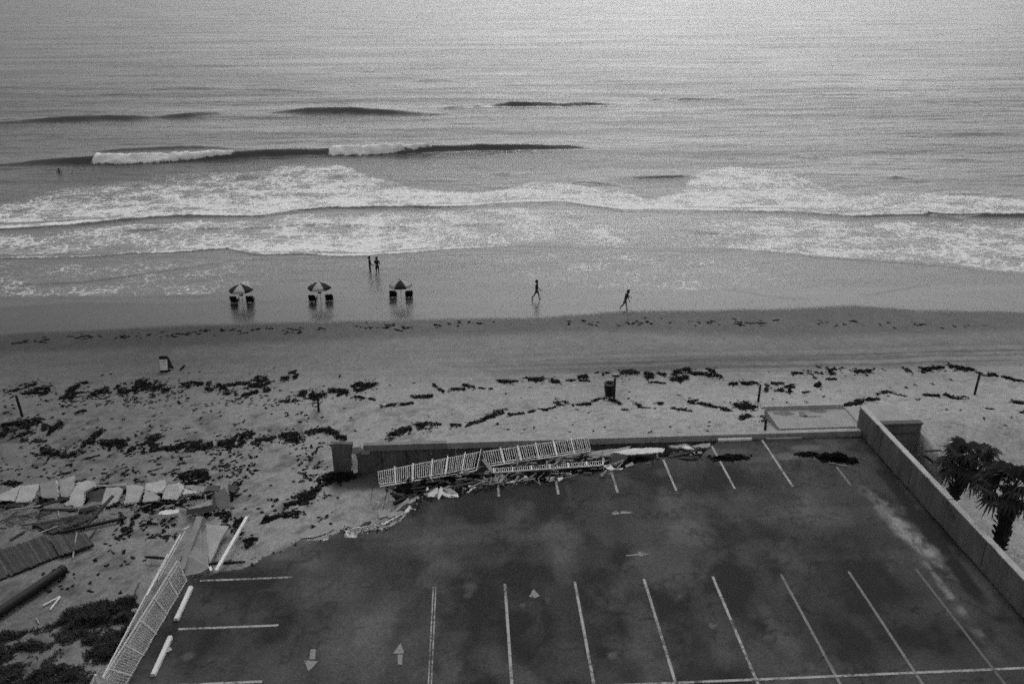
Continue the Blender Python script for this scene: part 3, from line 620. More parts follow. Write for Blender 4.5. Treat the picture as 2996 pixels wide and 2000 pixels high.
railing(z2(805, 700, .0), z2(1985, 470, .22), z2(828, 873, -.02), z2(1935, 690, .05), 50, (.16, .335, .52, .67, .84, 1.0), 'long white railing lying over the hole at the broken end of the sea wall', gap=((.97, .995),))
z3 = Z(3.356, 1400, 1200)
railing(z3(40, 405, .24), z3(1070, 262, .36), z3(75, 552, .10), z3(1105, 400, .16), 50, (.17, .33, .50, .67, .84), 'long white railing lying against the sea wall, its right half on the wall top')
railing(z3(150, 570, .05), z3(1215, 496, .05), z3(152, 612, .34), z3(1225, 538, .32), 52, (0, .17, .34, .51, .68, .85, 1.0), 'narrow white railing lying on its side in front of the two long ones', foot=.05)
z5 = Z(2.851, 200, 1450)
railing(z5(985, 710, .03), z5(482, 1568, .03), z5(912, 540, .92), z5(288, 1525, .90), 52, (.0, .17, .36, .55, .75, .93), 'white railing standing along the left edge of the car park', 'white railings at the left edge', foot=.03)
railing(z5(950, 520, -.15), z5(330, 1520, -.1), z5(830, 485, .86), z5(286, 1515, .92), 44, (.0, .25, .5, .75), 'white railing fallen outwards behind the standing one at the left', 'white railings at the left edge', foot=.03, bw=.018)
def bar(name, a, b, w_, h_, m, label, cat, group=None, rough=.0):
    a = Vector(tuple(map(float, a))); b = Vector(tuple(map(float, b))); mb = MB(); mb.beam(a, b, w_, h_, rough=rough)
    o = mb.build(name, M[m], None, loc=tuple((a+b)/2)); return tag(o, label, cat, group)
bar('loose_rail', z5(935, 322, .75), z5(655, 830, .9), .05, .05, 'white', 'loose white rail reaching furthest out beside the leaning slab', 'rail', 'loose white rails')
bar('loose_rail', z5(975, 295, .6), z5(750, 700, .75), .035, .035, 'rail', 'thin white rail just inside the furthest loose rail', 'rail', 'loose white rails')
bar('loose_rail', z5(960, 285, -.5), z5(1010, 255, -.5), .08, .03, 'rail', 'short scrap of white rail on the sand above the loose rails', 'rail', 'loose white rails')
bar('loose_rail', z5(998, 505, -.1), z5(945, 615, -.1), .03, .03, 'white', 'short thin white rod across the face of the leaning slab', 'rod', 'loose white rails')
bar('white_beam', z5(1490, 180, -.62), z5(1232, 628, .05), .13, .12, 'white', 'long white beam sloping from the asphalt down to the sand', 'beam')
bar('bent_rod', z5(1475, 200, -.6), z5(1512, 160, -.6), .03, .03, 'rail', 'thin rod sticking out of the top of the white beam', 'rod')
bar('white_scrap', z5(1180, 590, .02), z5(1192, 622, .02), .10, .05, 'stopper', 'small white scrap at the foot of the leaning slab', 'scrap')
# the leaning end wall and the tipped slab on its right
p = [z5(1068, 168, .15), z5(1125, 172, .15), z5(1000, 500, .25), z5(968, 610, .3), z5(925, 600, .3)]
t = thing('leaning_slab', tuple(z5(1080, 450, -.3)), 'large grey concrete wall slab leaning outwards at the broken corner of the lot', 'concrete slab')
mb = MB(); fc = [z5(1125, 172, .15), z5(1148, 260, -.45), z5(1172, 600, -.12), z5(1100, 640, -.06), z5(972, 668, .02), z5(975, 600, .28), z5(1000, 500, .25)]
mb.prism(fc, (-.16, .02, -.06)); mb.build('wall_panel', M['concrete'], t)
mb = MB(); mb.prism(p, (0, 0, -.14)); mb.build('coping', M['concrete'], t)
t = thing('tipped_slab', tuple(z5(1230, 380, -.5)), 'pale sandy slab lying tilted between the leaning slab and the white beam', 'concrete slab')
mb = MB(); mb.prism([z5(1155, 235, -.62), z5(1340, 250, -.66), z5(1262, 380, -.5), z5(1215, 490, -.38), z5(1180, 560, -.3), z5(1150, 400, -.42)], (.0, .05, -.12)); mb.build('slab', M['tblock'], t)
tag(MB().tube([z5(640, 508, -.72), z5(720, 512, -.7), z5(800, 520, -.7)], [.05, .07, .06], 7).build('driftwood_log', M['darkwood'], None, loc=tuple(z5(720, 512, -.7))), 'dark driftwood log left of the standing railing', 'log')
tag(MB().tube([z5(1178, 565, -.4), z5(1320, 558, -.36), z5(1470, 548, -.34)], [.06, .075, .05], 7).build('driftwood_log', M['darkwood'], None, loc=tuple(z5(1320, 558, -.36))), 'dark log lying under the white beam by the asphalt edge', 'log')

# ------------------------------------------------------------------ broken concrete
def slab(polyS, label, m='pale', tilt=35, az=0, thick=.14, lift=.22, name='concrete_slab', cat='concrete slab', group=None, base=None, part=None, crumble=.03):
    """a broken slab: its outline is cut in a plane tilted towards the land, then given real thickness"""
    P = np.array(polyS, float); c = P.mean(0)
    g = ground(c[0], c[1], lift) if base is None else at(c[0], c[1], base)
    n = np.array([math.sin(rad(az))*math.sin(rad(tilt)), -math.cos(rad(az))*math.sin(rad(tilt)), math.cos(rad(tilt))])
    out = []
    for i in range(len(P)):                                        # add a broken, uneven rim
        a, b = P[i], P[(i+1) % len(P)]; k = max(1, int(np.linalg.norm(b-a)/5))
        for j in range(k):
            q = a+(b-a)*j/k
            if j: q = q+np.random.uniform(-1, 1, 2)*crumble*42
            d = ray(*q); out.append(CAM+d*(((g-CAM)@n)/(d@n)))
    mb = MB(); mb.prism(out, -n*thick)
    o = mb.build(name, M[m], None, loc=tuple(g)); tag(o, label, cat, group); return o
zb = lambda pts: [(a/3.356, 1300+b/3.356) for a, b in pts]
G1 = 'broken concrete slabs heaped at the left edge of the beach'
CH = [
 ([(20, 390), (105, 430), (40, 475), (5, 510), (-20, 500)], 'small triangular slab at the left end of the slab row', 'mid', 40, -10),
 ([(0, 490), (200, 395), (145, 550), (-30, 548)], 'first wide pale slab at the left end of the row', 'pale', 42, 8),
 ([(212, 402), (375, 385), (368, 450), (312, 565), (150, 562)], 'pale cracked slab just left of the black gap', 'pale', 42, 12),
 ([(388, 388), (460, 372), (545, 335), (562, 540), (420, 570), (400, 470)], 'tall grey slab just right of the black gap', 'pale2', 50, -6),
 ([(578, 358), (640, 335), (722, 300), (718, 400), (690, 510), (597, 522)], 'tall grey slab with a peaked top left of the brightest slab', 'pale2', 40, 4),
 ([(760, 370), (850, 355), (940, 365), (930, 410), (830, 460), (810, 600), (770, 622), (640, 602), (640, 570), (682, 550), (700, 480)], 'brightest and largest slab, shaped like a hook, in the row', 'pale', 40, 0),
 ([(835, 475), (1030, 430), (990, 590), (800, 612)], 'dark recessed slab right of the hook shaped slab', 'darkc', 30, 0),
 ([(940, 385), (1045, 392), (1255, 370), (1240, 402), (1045, 412), (950, 415)], 'thin slab seen edge on along the back of the row', 'mid', 20, 0),
 ([(1040, 425), (1170, 415), (1207, 430), (1140, 600), (990, 600), (1012, 520)], 'pale slab with the dark beam leaning on it', 'pale', 45, 10),
 ([(1240, 395), (1350, 400), (1415, 410), (1350, 600), (1212, 592), (1240, 500)], 'pale upright slab with a dark notch near its foot', 'pale', 45, 12),
 ([(1430, 382), (1620, 345), (1615, 420), (1590, 470), (1520, 472), (1422, 436)], 'pale slab lying over the cracked one, upper middle right of the row', 'pale', 38, -6),
 ([(1422, 446), (1500, 466), (1570, 510), (1545, 548), (1400, 562)], 'lower grey broken slab beneath the pale upper right one', 'pale2', 35, 6),
 ([(1642, 397), (1740, 375), (1782, 460), (1740, 542), (1590, 530), (1602, 470)], 'pale five sided slab at the right of the bright slabs', 'pale', 45, 0),
 ([(1752, 370), (1812, 402), (1802, 440), (1777, 452)], 'small pale shard tucked behind the five sided slab', 'pale', 35, 0),
 ([(1832, 395), (2012, 405), (2000, 460), (1960, 465), (1812, 425)], 'flat dark slab right of the small pale shard', 'mid', 15, 0),
 ([(1812, 432), (1960, 467), (1792, 487)], 'long pale wedge below the flat dark slab', 'pale', 30, 0),
 ([(2030, 400), (2160, 398), (2150, 455), (2030, 450)], 'flat dark slab with a pale front lip before the leaning block', 'darkc', 15, 0),
 ([(2235, 382), (2349, 412), (2300, 470), (2242, 452)], 'dark slab half buried at the right end of the row', 'darkc', 25, 0),
 ([(1570, 660), (1620, 640), (1762, 635), (1742, 670), (1640, 687), (1550, 682)], 'pale flat slab lying alone in front of the heap', 'pale', 12, 0),
 ([(1840, 628), (2050, 548), (2092, 588), (1880, 634)], 'long slab with a pale ribbed top in front of the leaning block', 'mid', 14, 0),
 ([(1832, 640), (2095, 592), (2112, 650), (1832, 692)], 'long dark concrete beam on edge below the ribbed slab', 'darkc', 60, 0),
]
for i, (P, lb, m, tl, az) in enumerate(CH): slab(zb(P), lb, m, tl, az, group=G1, lift=.10 if i in (6, 7, 14, 16) else .40, thick=.20)
t = thing('leaning_block', tuple(ground(648, 1465, .2)), 'thick grey concrete block leaning on end at the right of the heap', 'concrete block', G1)
g = ground(648, 1465, .3); P = zb([(2105, 480), (2205, 420), (2260, 520), (2252, 632), (2182, 670), (2130, 600)]); n = np.array([.30, -.62, .72]); n /= np.linalg.norm(n)
fp = []
for q in P:
    d = ray(*q); fp.append(CAM+d*(((g-CAM)@n)/(d@n)))
mb = MB(); mb.prism(fp, -n*.35+np.array([-.12, 0, 0])); mb.build('block', M['concrete'], t)
# broken pieces at the asphalt's edge and along the wall
zc5 = lambda pts: [(850+a/5.8725, 1450+b/5.8725) for a, b in pts]
zp2 = lambda pts: [(900+a/3.915, 1200+b/3.915) for a, b in pts]
zp3 = lambda pts: [(1400+a/3.356, 1200+b/3.356) for a, b in pts]
G2 = 'broken pieces along the torn edge of the asphalt'
ED = [
 (zc5([(0, 790), (90, 700), (330, 560), (420, 590), (560, 520), (640, 470), (760, 560), (640, 640), (420, 700), (200, 725), (60, 830)]), 'wide thin peeled slab sunk in the sand beyond the left part of the torn edge', 'tblock', 8, -.30),
 (zc5([(1640, 330), (1740, 270), (1960, 255), (1900, 310), (1700, 370)]), 'grey upper slab stacked over the long curved slab', 'mid', 12, .0),
 (zc5([(1490, 250), (1740, 215), (1700, 330), (1520, 380)]), 'sand covered slab corner rising left of the curved slab', 'tblock', 10, -.45),
 (zc5([(950, 590), (1040, 600), (1090, 660), (1130, 700), (1110, 720), (980, 705), (945, 640)]), 'pale square lump of concrete in the notch of the asphalt edge', 'pale', 12, -.02),
 (zc5([(470, 770), (610, 735), (740, 660), (640, 745), (510, 785)]), 'thin pale sliver of slab along the left part of the torn edge', 'pale', 10, -.02),
 (zc5([(1500, 445), (1600, 465), (1720, 400), (1960, 275), (2040, 160), (2080, 190), (2030, 270), (1900, 330), (1700, 430), (1600, 490)]), 'long pale curved slab at the middle of the torn edge', 'pale', 16, -.05),
 (zc5([(1480, 560), (1600, 530), (1880, 400), (1960, 300), (1990, 310), (1900, 430), (1750, 510), (1580, 590)]), 'grey broken kerb below the long curved slab', 'mid', 10, -.02),
 (zc5([(1750, 270), (1990, 60), (2020, 20), (2040, 90), (1850, 240), (1770, 300)]), 'grey slab leaning under the end of the dark beam', 'mid', 20, -.1),
 (zc5([(2000, 120), (2080, 50), (2180, 0), (2225, 20), (2170, 70), (2060, 130)]), 'short grey slab at the right end of the torn edge', 'mid', 15, .03),
 (zc5([(1190, 640), (1230, 615), (1280, 640), (1250, 660)]), 'little grey patch of slab on the asphalt by the striped grating', 'mid', 6, .02),
 (zc5([(1190, 515), (1290, 445), (1390, 430), (1340, 480), (1230, 525)]), 'black broken asphalt tongue above the striped grating', 'asph', 8, -.1),
 (zp2([(1330, 960), (1370, 870), (1395, 905), (1490, 880), (1520, 960), (1460, 985), (1390, 985)]), 'pale crumpled slab with ribs left of centre in the wall debris', 'pale', 22, .08),
 (zp2([(1500, 930), (1525, 868), (1560, 930), (1650, 960), (1720, 950), (1735, 990), (1600, 990), (1540, 960), (1505, 1018), (1485, 1010)]), 'pale forked slab standing out in front of the wall debris', 'pale', 20, .08),
 (zp2([(1540, 890), (1640, 890), (1720, 950), (1620, 950)]), 'grey slab wedge above the forked slab', 'mid', 16, .12),
 (zp2([(1590, 870), (1880, 820), (1940, 840), (1640, 890)]), 'long grey slab lying flat under the railing', 'darkc', 12, .06),
 (zp2([(1810, 945), (1880, 890), (1840, 860), (1900, 875), (2005, 860), (1990, 880), (1900, 895), (1830, 950)]), 'pale twisted strip right of the forked slab', 'pale', 14, .06),
 (zp2([(2110, 800), (2150, 740), (2260, 740), (2290, 790), (2200, 815)]), 'flat grey slab where the railings cross above a stall line', 'mid', 10, .12),
 (zp3([(150, 690), (160, 630), (240, 625), (280, 660), (230, 700)]), 'grey slab at the left end of the narrow railing', 'mid', 10, .10),
 (zp3([(240, 705), (330, 690), (470, 640), (485, 655), (400, 690), (290, 715)]), 'curved pale sliver of slab below the narrow railing', 'pale', 12, .06),
 (zp3([(700, 620), (900, 605), (920, 625), (800, 640), (720, 640)]), 'grey flat shard under the middle of the narrow railing', 'mid', 10, .08),
 (zp3([(710, 655), (760, 650), (740, 690), (700, 690)]), 'pale lump left of the little gap under the narrow railing', 'pale', 20, .10),
 (zp3([(770, 660), (830, 650), (830, 680), (790, 700)]), 'pale lump right of the little gap under the narrow railing', 'pale', 20, .10),
 (zp3([(1220, 540), (1290, 525), (1330, 570), (1420, 565), (1410, 580), (1270, 580)]), 'pale slab at the right end of the narrow railing', 'pale', 12, .08),
 (zp3([(1215, 465), (1235, 462), (1240, 510), (1222, 510)]), 'short pale post stump at the right end of the railings', 'pale', 60, .2),
 (zp3([(1060, 440), (1120, 400), (1340, 375), (1500, 350), (1420, 400), (1260, 440), (1150, 470)]), 'sandy grey slab right of the long railings by the wall', 'mid', 8, .03),
 (zp3([(1320, 410), (1500, 375), (1700, 365), (1830, 375), (1810, 410), (1650, 420), (1450, 435)]), 'long pale slab lying along the wall foot', 'pale', 12, .08),
 (zp3([(1270, 440), (1420, 425), (1470, 470), (1330, 560), (1290, 520)]), 'dark tilted slab before the long pale slab', 'asph', 20, .12),
 (zp3([(1430, 540), (1510, 505), (1530, 530), (1450, 560)]), 'pale small lump right of the dark tilted slab', 'mid', 14, .08),
 (zp3([(1750, 430), (1765, 430), (1770, 475), (1752, 475)]), 'little upright pale stub on the asphalt by the wall', 'mid', 60, .12),
 (zp3([(1860, 345), (1960, 340), (2040, 325), (2060, 340), (1990, 365), (1900, 365)]), 'grey flat slab in the right part of the wall debris', 'mid', 8, .05),
 (zp3([(1970, 355), (2060, 340), (2140, 385), (2060, 380)]), 'pale board like slab crossing the flat grey one', 'pale', 10, .10),
 (zp3([(2080, 345), (2280, 320), (2275, 355), (2150, 375)]), 'flat sandy slab ending at the first wall side stall line', 'mid', 6, .02),
 (zp3([(1840, 470), (1900, 420), (2090, 405), (2130, 385), (2060, 420), (1930, 450)]), 'lifted black asphalt flake right of a stall line', 'asph', 12, .10),
 (zp3([(1960, 470), (2160, 475), (2160, 492), (2040, 492)]), 'thin black asphalt flake lying on the lot', 'soil', 4, .03),
]
for i, (P, lb, m, tl, z) in enumerate(ED): slab(P, lb, m, tl, 0, thick=.09, base=z, group=G2, name='concrete_slab' if m not in ('asph', 'soil') else 'asphalt_flake', cat='concrete slab' if m not in ('asph', 'soil') else 'asphalt flake')
def rubble():
    rs = random.Random(77); edge = [(714, 1656), (765, 1625), (850, 1591), (918, 1575), (1008, 1545), (1046, 1553), (1122, 1546), (1199, 1495), (1235, 1458), (1290, 1450), (1344, 1445), (1380, 1420), (1500, 1404), (1620, 1405), (1700, 1378), (1780, 1368), (1870, 1348), (1930, 1336), (2000, 1330), (2062, 1318)]
    for nm, m_, lb, sd in (('rubble', 'mid', 'grey crumbs of concrete strewn along the torn asphalt edge', 1), ('rubble', 'soil', 'black crumbs of asphalt and soil strewn along the torn edge', 2), ('rubble', 'pale', 'pale chips of concrete strewn along the torn edge', 3)):
        mb = MB()
        for i in range({1: 110, 2: 420, 3: 60}[sd]):
            k = rs.randrange(4 if rs.random() < .75 else 0, len(edge)-1); u = rs.random(); a, b = edge[k], edge[k+1]
            x = a[0]+(b[0]-a[0])*u+rs.gauss(0, 5); y = a[1]+(b[1]-a[1])*u+rs.gauss(0, 7)-(12 if k > 7 and rs.random() < .5 else 0)
            p = at(x, y, .02); s_ = rs.uniform(.02, .07)*(1.5 if rs.random() < .15 else 1)
            q = [Vector((p[0]+rs.uniform(-s_, s_)*1.5, p[1]+rs.uniform(-s_, s_)*1.2, .02+rs.uniform(-.3, 1)*s_)) for _ in range(5)]
            mb.add(q, [(0, 1, 2), (0, 2, 3), (0, 3, 4), (1, 2, 4), (1, 3, 4), (0, 1, 4)])
        tag(mb.build(nm, M[m_]), lb, 'rubble', None, 'stuff')
rubble()
def splinters():
    rs = random.Random(31)
    for m_, lb, regs in (('wood', 'grey splintered boards scattered between the slab row and the deck panels', [(0, 330, 1480, 1560, 20, 'g')]),
                      ('darkwood', 'dark splinters scattered through the wreckage below the slab row', [(0, 360, 1475, 1570, 34, 'g'), (1200, 1640, 1395, 1445, 60, .05)]),
                      ('concrete', 'grey splinters scattered through the wreckage under the railings', [(1230, 1820, 1375, 1445, 90, .08), (350, 650, 1440, 1500, 40, 'g')])):
        mb = MB()
        for x0, x1, y0, y1, n, z in regs:
            for _ in range(n):
                x, y = rs.uniform(x0, x1), rs.uniform(y0, y1)
                if z != 'g': y = y-(x-x0)*.11+8
                p = ground(x, y, .04) if z == 'g' else at(x, y, z); a = rs.gauss(.35, .7); l_ = rs.uniform(.12, .8); d = Vector((math.cos(a), math.sin(a), rs.uniform(-.1, .25)))*l_/2
                c = Vector(tuple(map(float, p)))+Vector((0, 0, abs(d.z)+rs.uniform(0, .1))); mb.beam(c-d, c+d, rs.uniform(.03, .10), rs.uniform(.015, .04))
        tag(mb.build('splintered_wood', M[m_]), lb, 'splinters', None, 'stuff')
splinters()
# dark heaps: the void's shade put in as black soil; weed on the lot corner
def heap(c, r, h, label, m='soil', seed=0, name='dark_heap', cat='heap', n=160, kind=None):
    """a low pile of torn lumps"""
    rs = random.Random(seed); mb = MB()
    for i in range(n):
        a = rs.uniform(0, 6.283); q = math.sqrt(rs.random())*rs.choice((1, 1, 1, 1.35)); x = c[0]+math.cos(a)*q*r[0]; y = c[1]+math.sin(a)*q*r[1]
        z = c[2]+h*max(.04, 1-q*q)*rs.uniform(.1, 1); s = rs.uniform(.04, .13)
        pts = [Vector((x+rs.uniform(-s, s)*1.6, y+rs.uniform(-s, s)*1.3, z+rs.uniform(-s, s)*.7)) for _ in range(5)]
        mb.add(pts, [(0, 1, 2), (0, 2, 3), (0, 3, 4), (1, 2, 4), (1, 3, 4), (0, 1, 4)])
    # core so that the pile is solid
    k = 12; vs = [(c[0], c[1], c[2]+h*.75)]; fs = []
    for j, (f, g_) in enumerate(((.45, .62), (.8, .28), (1.0, -.08))):
        for i in range(k):
            a = 6.283*i/k; rr = f*rs.uniform(.45, 1.0); vs.append((c[0]+math.cos(a)*r[0]*rr, c[1]+math.sin(a)*r[1]*rr, c[2]+h*g_*rs.uniform(.7, 1.1)))
        for i in range(k):
            if j == 0: fs.append((0, 1+i, 1+(i+1) % k))
            else: b = 1+(j-1)*k; fs.append((b+i, b+k+i, b+k+(i+1) % k, b+(i+1) % k))
    mb.add(vs, fs); o = mb.build(name, M[m], None, loc=tuple(map(float, c))); return tag(o, label, cat, None, kind)
heap(z2(1180, 900, -.35), (.95, .8), .5, 'heap of soil and roots blackened as the shade of the void under the left railing', seed=1)
heap(z2(1440, 840, -.3), (.6, .7), .3, 'black soil heap put in as the shaded hollow behind the pale ribbed slab', seed=2)
heap(z2(380, 780, -1.35), (.8, .5), .35, 'black rubble heap at the foot of the broken wall end', seed=3)
heap(z2(1720, 770, -.2), (1.2, .35), .25, 'black soil strip put in as the shade below the middle of the left railing', seed=4)
heap(z3(640, 660, 0), (.6, .3), .22, 'dark tangle below the middle of the narrow railing', seed=5)
heap(z3(1080, 585, 0), (.9, .15), .10, 'thin dark tangle under the right end of the narrow railing', seed=6)
heap(z3(1560, 480, 0), (.8, .22), .16, 'dark rubble line in front of the long pale slab', seed=7)
zr = Z(4.698, 2280, 1160)
heap(zr(800, 850, 0), (.6, .45), .3, 'larger black seaweed heap in the right corner of the lot', 'weed', 8, 'seaweed_heap')
heap(zr(640, 850, 0), (.35, .3), .2, 'small black seaweed heap left of the corner heap', 'weed', 9, 'seaweed_heap')
heap(zr(390, 800, 0), (.5, .2), .12, 'flat dark seaweed smear left of the corner heaps', 'weed', 10, 'seaweed_heap')
heap(zr(980, 890, 0), (.3, .25), .12, 'little seaweed tuft at the foot of the side wall', 'weed', 11, 'seaweed_heap')
z4 = Z(3.356, 2000, 1150)
heap(z4(460, 640, 0), (1.0, .28), .14, 'arched black weed smear across a wall side stall line', 'weed', 12, 'seaweed_heap')
bar('pale_lath', zr(690, 905, .05), zr(930, 955, .05), .05, .03, 'palewood', 'thin pale lath before the corner seaweed heap', 'lath')
# the striped grating (a scrap of railing) on the edge
t = thing('railing_scrap', tuple(at(1052, 1545, 0)), 'short striped scrap of white railing at the torn asphalt edge', 'railing')
a0, a1, b0, b1 = [Vector(map(float, at(850+a/5.8725, 1450+b/5.8725, z))) for a, b, z in ((1010, 600, .06), (1415, 545, .06), (1060, 560, .16), (1420, 505, .16))]
MB().beam(a0, a1, .03, .03).build('rail', M['white'], t); MB().beam(b0, b1, .03, .03).build('rail', M['white'], t)
for i in range(12): MB().beam(a0.lerp(a1, i/11), b0.lerp(b1, min(1, i/11+.02)), .045, .02).build('baluster', M['rail'], t)
# timbers
TB = [
 ((1770, 130, -.35), (2000, -10, -.1), zc5, .16, .16, 'darkwood', 'black curved timber butt sticking out over the sand below the railing'),
]
def zz(k, a, b, z):
    s, ox, oy = {'c': (5.8725, 850, 1450), 'p': (3.915, 900, 1200), 'q': (3.356, 1400, 1200), 'b': (3.356, 0, 1300), 'd': (3.136, 0, 1500), 'r': (4.698, 2280, 1160)}[k]
    if z == 'g': return ground(ox+a/s, oy+b/s, .06)
    if isinstance(z, str): return ground(ox+a/s, oy+b/s, float(z[1:]))
    return at(ox+a/s, oy+b/s, z)
for k, A_, B_, w_, h_, m, nm, lb in [
 ('c', (1770, 135, -.25), (2010, 20, .0), .16, .14, 'darkwood', 'timber', 'black timber butt sticking out over the sand at the torn edge'),
 ('p', (985, 965, -.2), (1110, 985, -.1), .22, .16, 'darkwood', 'timber', 'short black block sticking out left of the soil heap'),
 ('p', (2000, 455, .45), (1950, 700, .12), .10, .08, 'darkwood', 'timber', 'dark timber lying across the joint of the two long railings'),
 ('p', (2010, 560, .3), (2130, 720, .12), .20, .06, 'concrete', 'board', 'grey board running down right from the joint of the railings'),
 ('p', (1535, 560, .3), (1530, 760, .12), .08, .03, 'concrete', 'board', 'grey upright board end in front of the left railing'),
 ('p', (1690, 830, .1), (1820, 770, .12), .08, .04, 'wood', 'plank', 'short plank in the dark gap under the left railing'),
 ('p', (1600, 885, .12), (1960, 815, .12), .09, .05, 'wood', 'plank', 'long grey plank over the slabs under the left railing'),
 ('p', (1910, 790, .1), (2110, 825, .1), .06, .04, 'concrete', 'plank', 'thin plank pointing at the stall line below the railings'),
 ('p', (1965, 725, .12), (2080, 720, .12), .12, .05, 'concrete', 'plank', 'short pale plank below the joint of the railings'),
 ('q', (700, 470, .1), (1050, 420, .1), .07, .04, 'concrete', 'plank', 'pale plank between the long and the narrow railing'),
 ('q', (790, 485, .08), (940, 490, .08), .07, .04, 'palewood', 'plank', 'short pale plank just above the narrow railing'),
 ('q', (850, 460, .09), (1000, 430, .09), .05, .03, 'palewood', 'plank', 'thin pale stick beside the short plank above the narrow railing'),
 ('q', (540, 600, .15), (580, 680, .02), .10, .08, 'darkwood', 'timber', 'dark stump under the middle of the narrow railing'),
 ('q', (380, 700, .05), (500, 695, .05), .04, .03, 'concrete', 'plank', 'thin stick on the asphalt below the curved sliver'),
 ('q', (2050, 330, .14), (2140, 380, .10), .08, .03, 'wood', 'plank', 'grey board end at the right of the wall debris'),
 ('r', (2010, 750, -.35), (2230, 735, -.4), .10, .06, 'darkwood', 'driftwood', 'dark stick on the sand left of the first palm'),
 ('r', (1990, 810, -.35), (2140, 910, -.4), .16, .06, 'weed', 'driftwood', 'dark slanting branch on the sand right of the side wall'),
 ('b', (100, 642, '+.25'), (400, 600, '+.35'), .12, .05, 'concrete', 'plank', 'grey plank slanting up in front of the left slabs'),
 ('b', (330, 615, '+.30'), (668, 528, '+.45'), .16, .06, 'darkwood', 'plank', 'dark plank slanting up to the hook shaped slab'),
 ('b', (780, 655, '+.08'), (942, 628, '+.10'), .30, .10, 'darkwood', 'timber', 'black beam end below the hook shaped slab'),
 ('b', (0, 604, '+.06'), (200, 612, '+.06'), .15, .08, 'darkwood', 'timber', 'black beam at the foot of the leftmost slabs'),
 ('b', (860, 780, '+.10'), (1112, 500, '+.75'), .14, .08, 'wood', 'timber', 'dark beam leaning diagonally on a pale slab'),
 ('b', (318, 800, '+.08'), (760, 722, '+.10'), .18, .10, 'darkwood', 'timber', 'black beam lying left of centre in the collapsed deck'),
 ('b', (590, 862, '+.10'), (1215, 722, '+.16'), .12, .12, 'darkwood', 'timber', 'longest dark beam, reaching right from the collapsed deck'),
 ('b', (400, 640, '+.02'), (760, 640, '+.05'), .16, .05, 'darkwood', 'plank', 'dark plank flat on the sand below the left slabs'),
 ('b', (572, 650, '+.05'), (578, 700, '+.05'), .05, .04, 'palewood', 'lath', 'tiny pale upright lath left of the diagonal beam'),
 ('d', (310, 205, '+.14'), (525, 120, '+.2'), .07, .03, 'palewood', 'lath', 'pale lath lying over the upper edge of the deck panels'),
 ('d', (705, 182, '+.22'), (668, 410, '+.16'), .05, .03, 'palewood', 'lath', 'pale lath across the right deck panel'),
 ('d', (395, 850, '+.05'), (552, 765, '+.07'), .06, .05, 'white', 'bent_bar', 'upper bar of the white corner frame beside the big pipe'),
 ('d', (552, 768, '+.07'), (462, 885, '+.05'), .06, .05, 'white', 'bent_bar', 'lower bar of the white corner frame beside the big pipe'),
 ('d', (428, 690, '+.05'), (460, 715, '+.05'), .12, .08, 'darkwood', 'driftwood', 'dark knob of wood against the big pipe'),
 ('d', (330, 960, '+.05'), (362, 1015, '+.05'), .04, .03, 'palewood', 'lath', 'tiny pale stick below the white frame'),
]:
    bar(nm, zz(k, *A_), zz(k, *B_), w_, h_, m, lb, nm.replace('_', ' '), rough=.03)
def pl(k, pts): return [Vector(tuple(map(float, zz(k, *p)))) for p in pts]
bar('bent_bar', zz('d', 838, 1575, .25), zz('d', 880, 1482, .55), .12, .05, 'white', 'left leg of the white frame at the bottom edge', 'bar')
bar('bent_bar', zz('d', 880, 1482, .55), zz('d', 915, 1575, .25), .10, .05, 'white', 'right leg of the white frame at the bottom edge', 'bar')
pts = pl('d', [(-120, 975, '+.26'), (0, 905, '+.26'), (290, 712, '+.26'), (585, 515, '+.26')])
t = thing('large_pipe', tuple(pts[2]), 'thick black pipe lying on the sand at the left edge', 'pipe')
MB().tube(pts, .20, 18, cap=False).build('pipe_barrel', M['black'], t, smooth=True)
d = (pts[3]-pts[2]).normalized(); MB().tube([pts[3]-d*.15, pts[3]+d*.02], .222, 18).build('pipe_end', M['black'], t, smooth=False)
for lb, pts_ in (('thin dark cable hanging from the left end of the railing to the sand', [('p', 790, 440, .1), ('p', 775, 720, -.5), ('p', 745, 900, -.8), ('p', 725, 1030, -.9)]),
              ('longer dark cable curving over the sand from the railing', [('p', 915, 820, 0.), ('p', 905, 950, -.55), ('p', 870, 1110, -.75), ('p', 805, 1240, -.7)]),
              ('dark cable looping on the inner face of the sea wall', [('p', 960, 430, -.1), ('p', 900, 520, -.4), ('p', 850, 590, -.7), ('p', 700, 680, -1.1)])):
    q = [Vector(tuple(map(float, zz(*p)))) for p in pts_]
    tag(MB().tube(q, .016, 5).build('cable', M['black'], None, loc=tuple(q[1])), lb, 'cable')
q = pl('d', [(1282, 640, '+.1'), (1245, 700, '+.12'), (1240, 745, '+.08'), (1262, 775, '+.02')])
tag(MB().tube(q, .02, 5).build('bent_branch', M['darkwood'], None, loc=tuple(q[1])), 'thin bent dark branch beside the standing railing', 'branch')

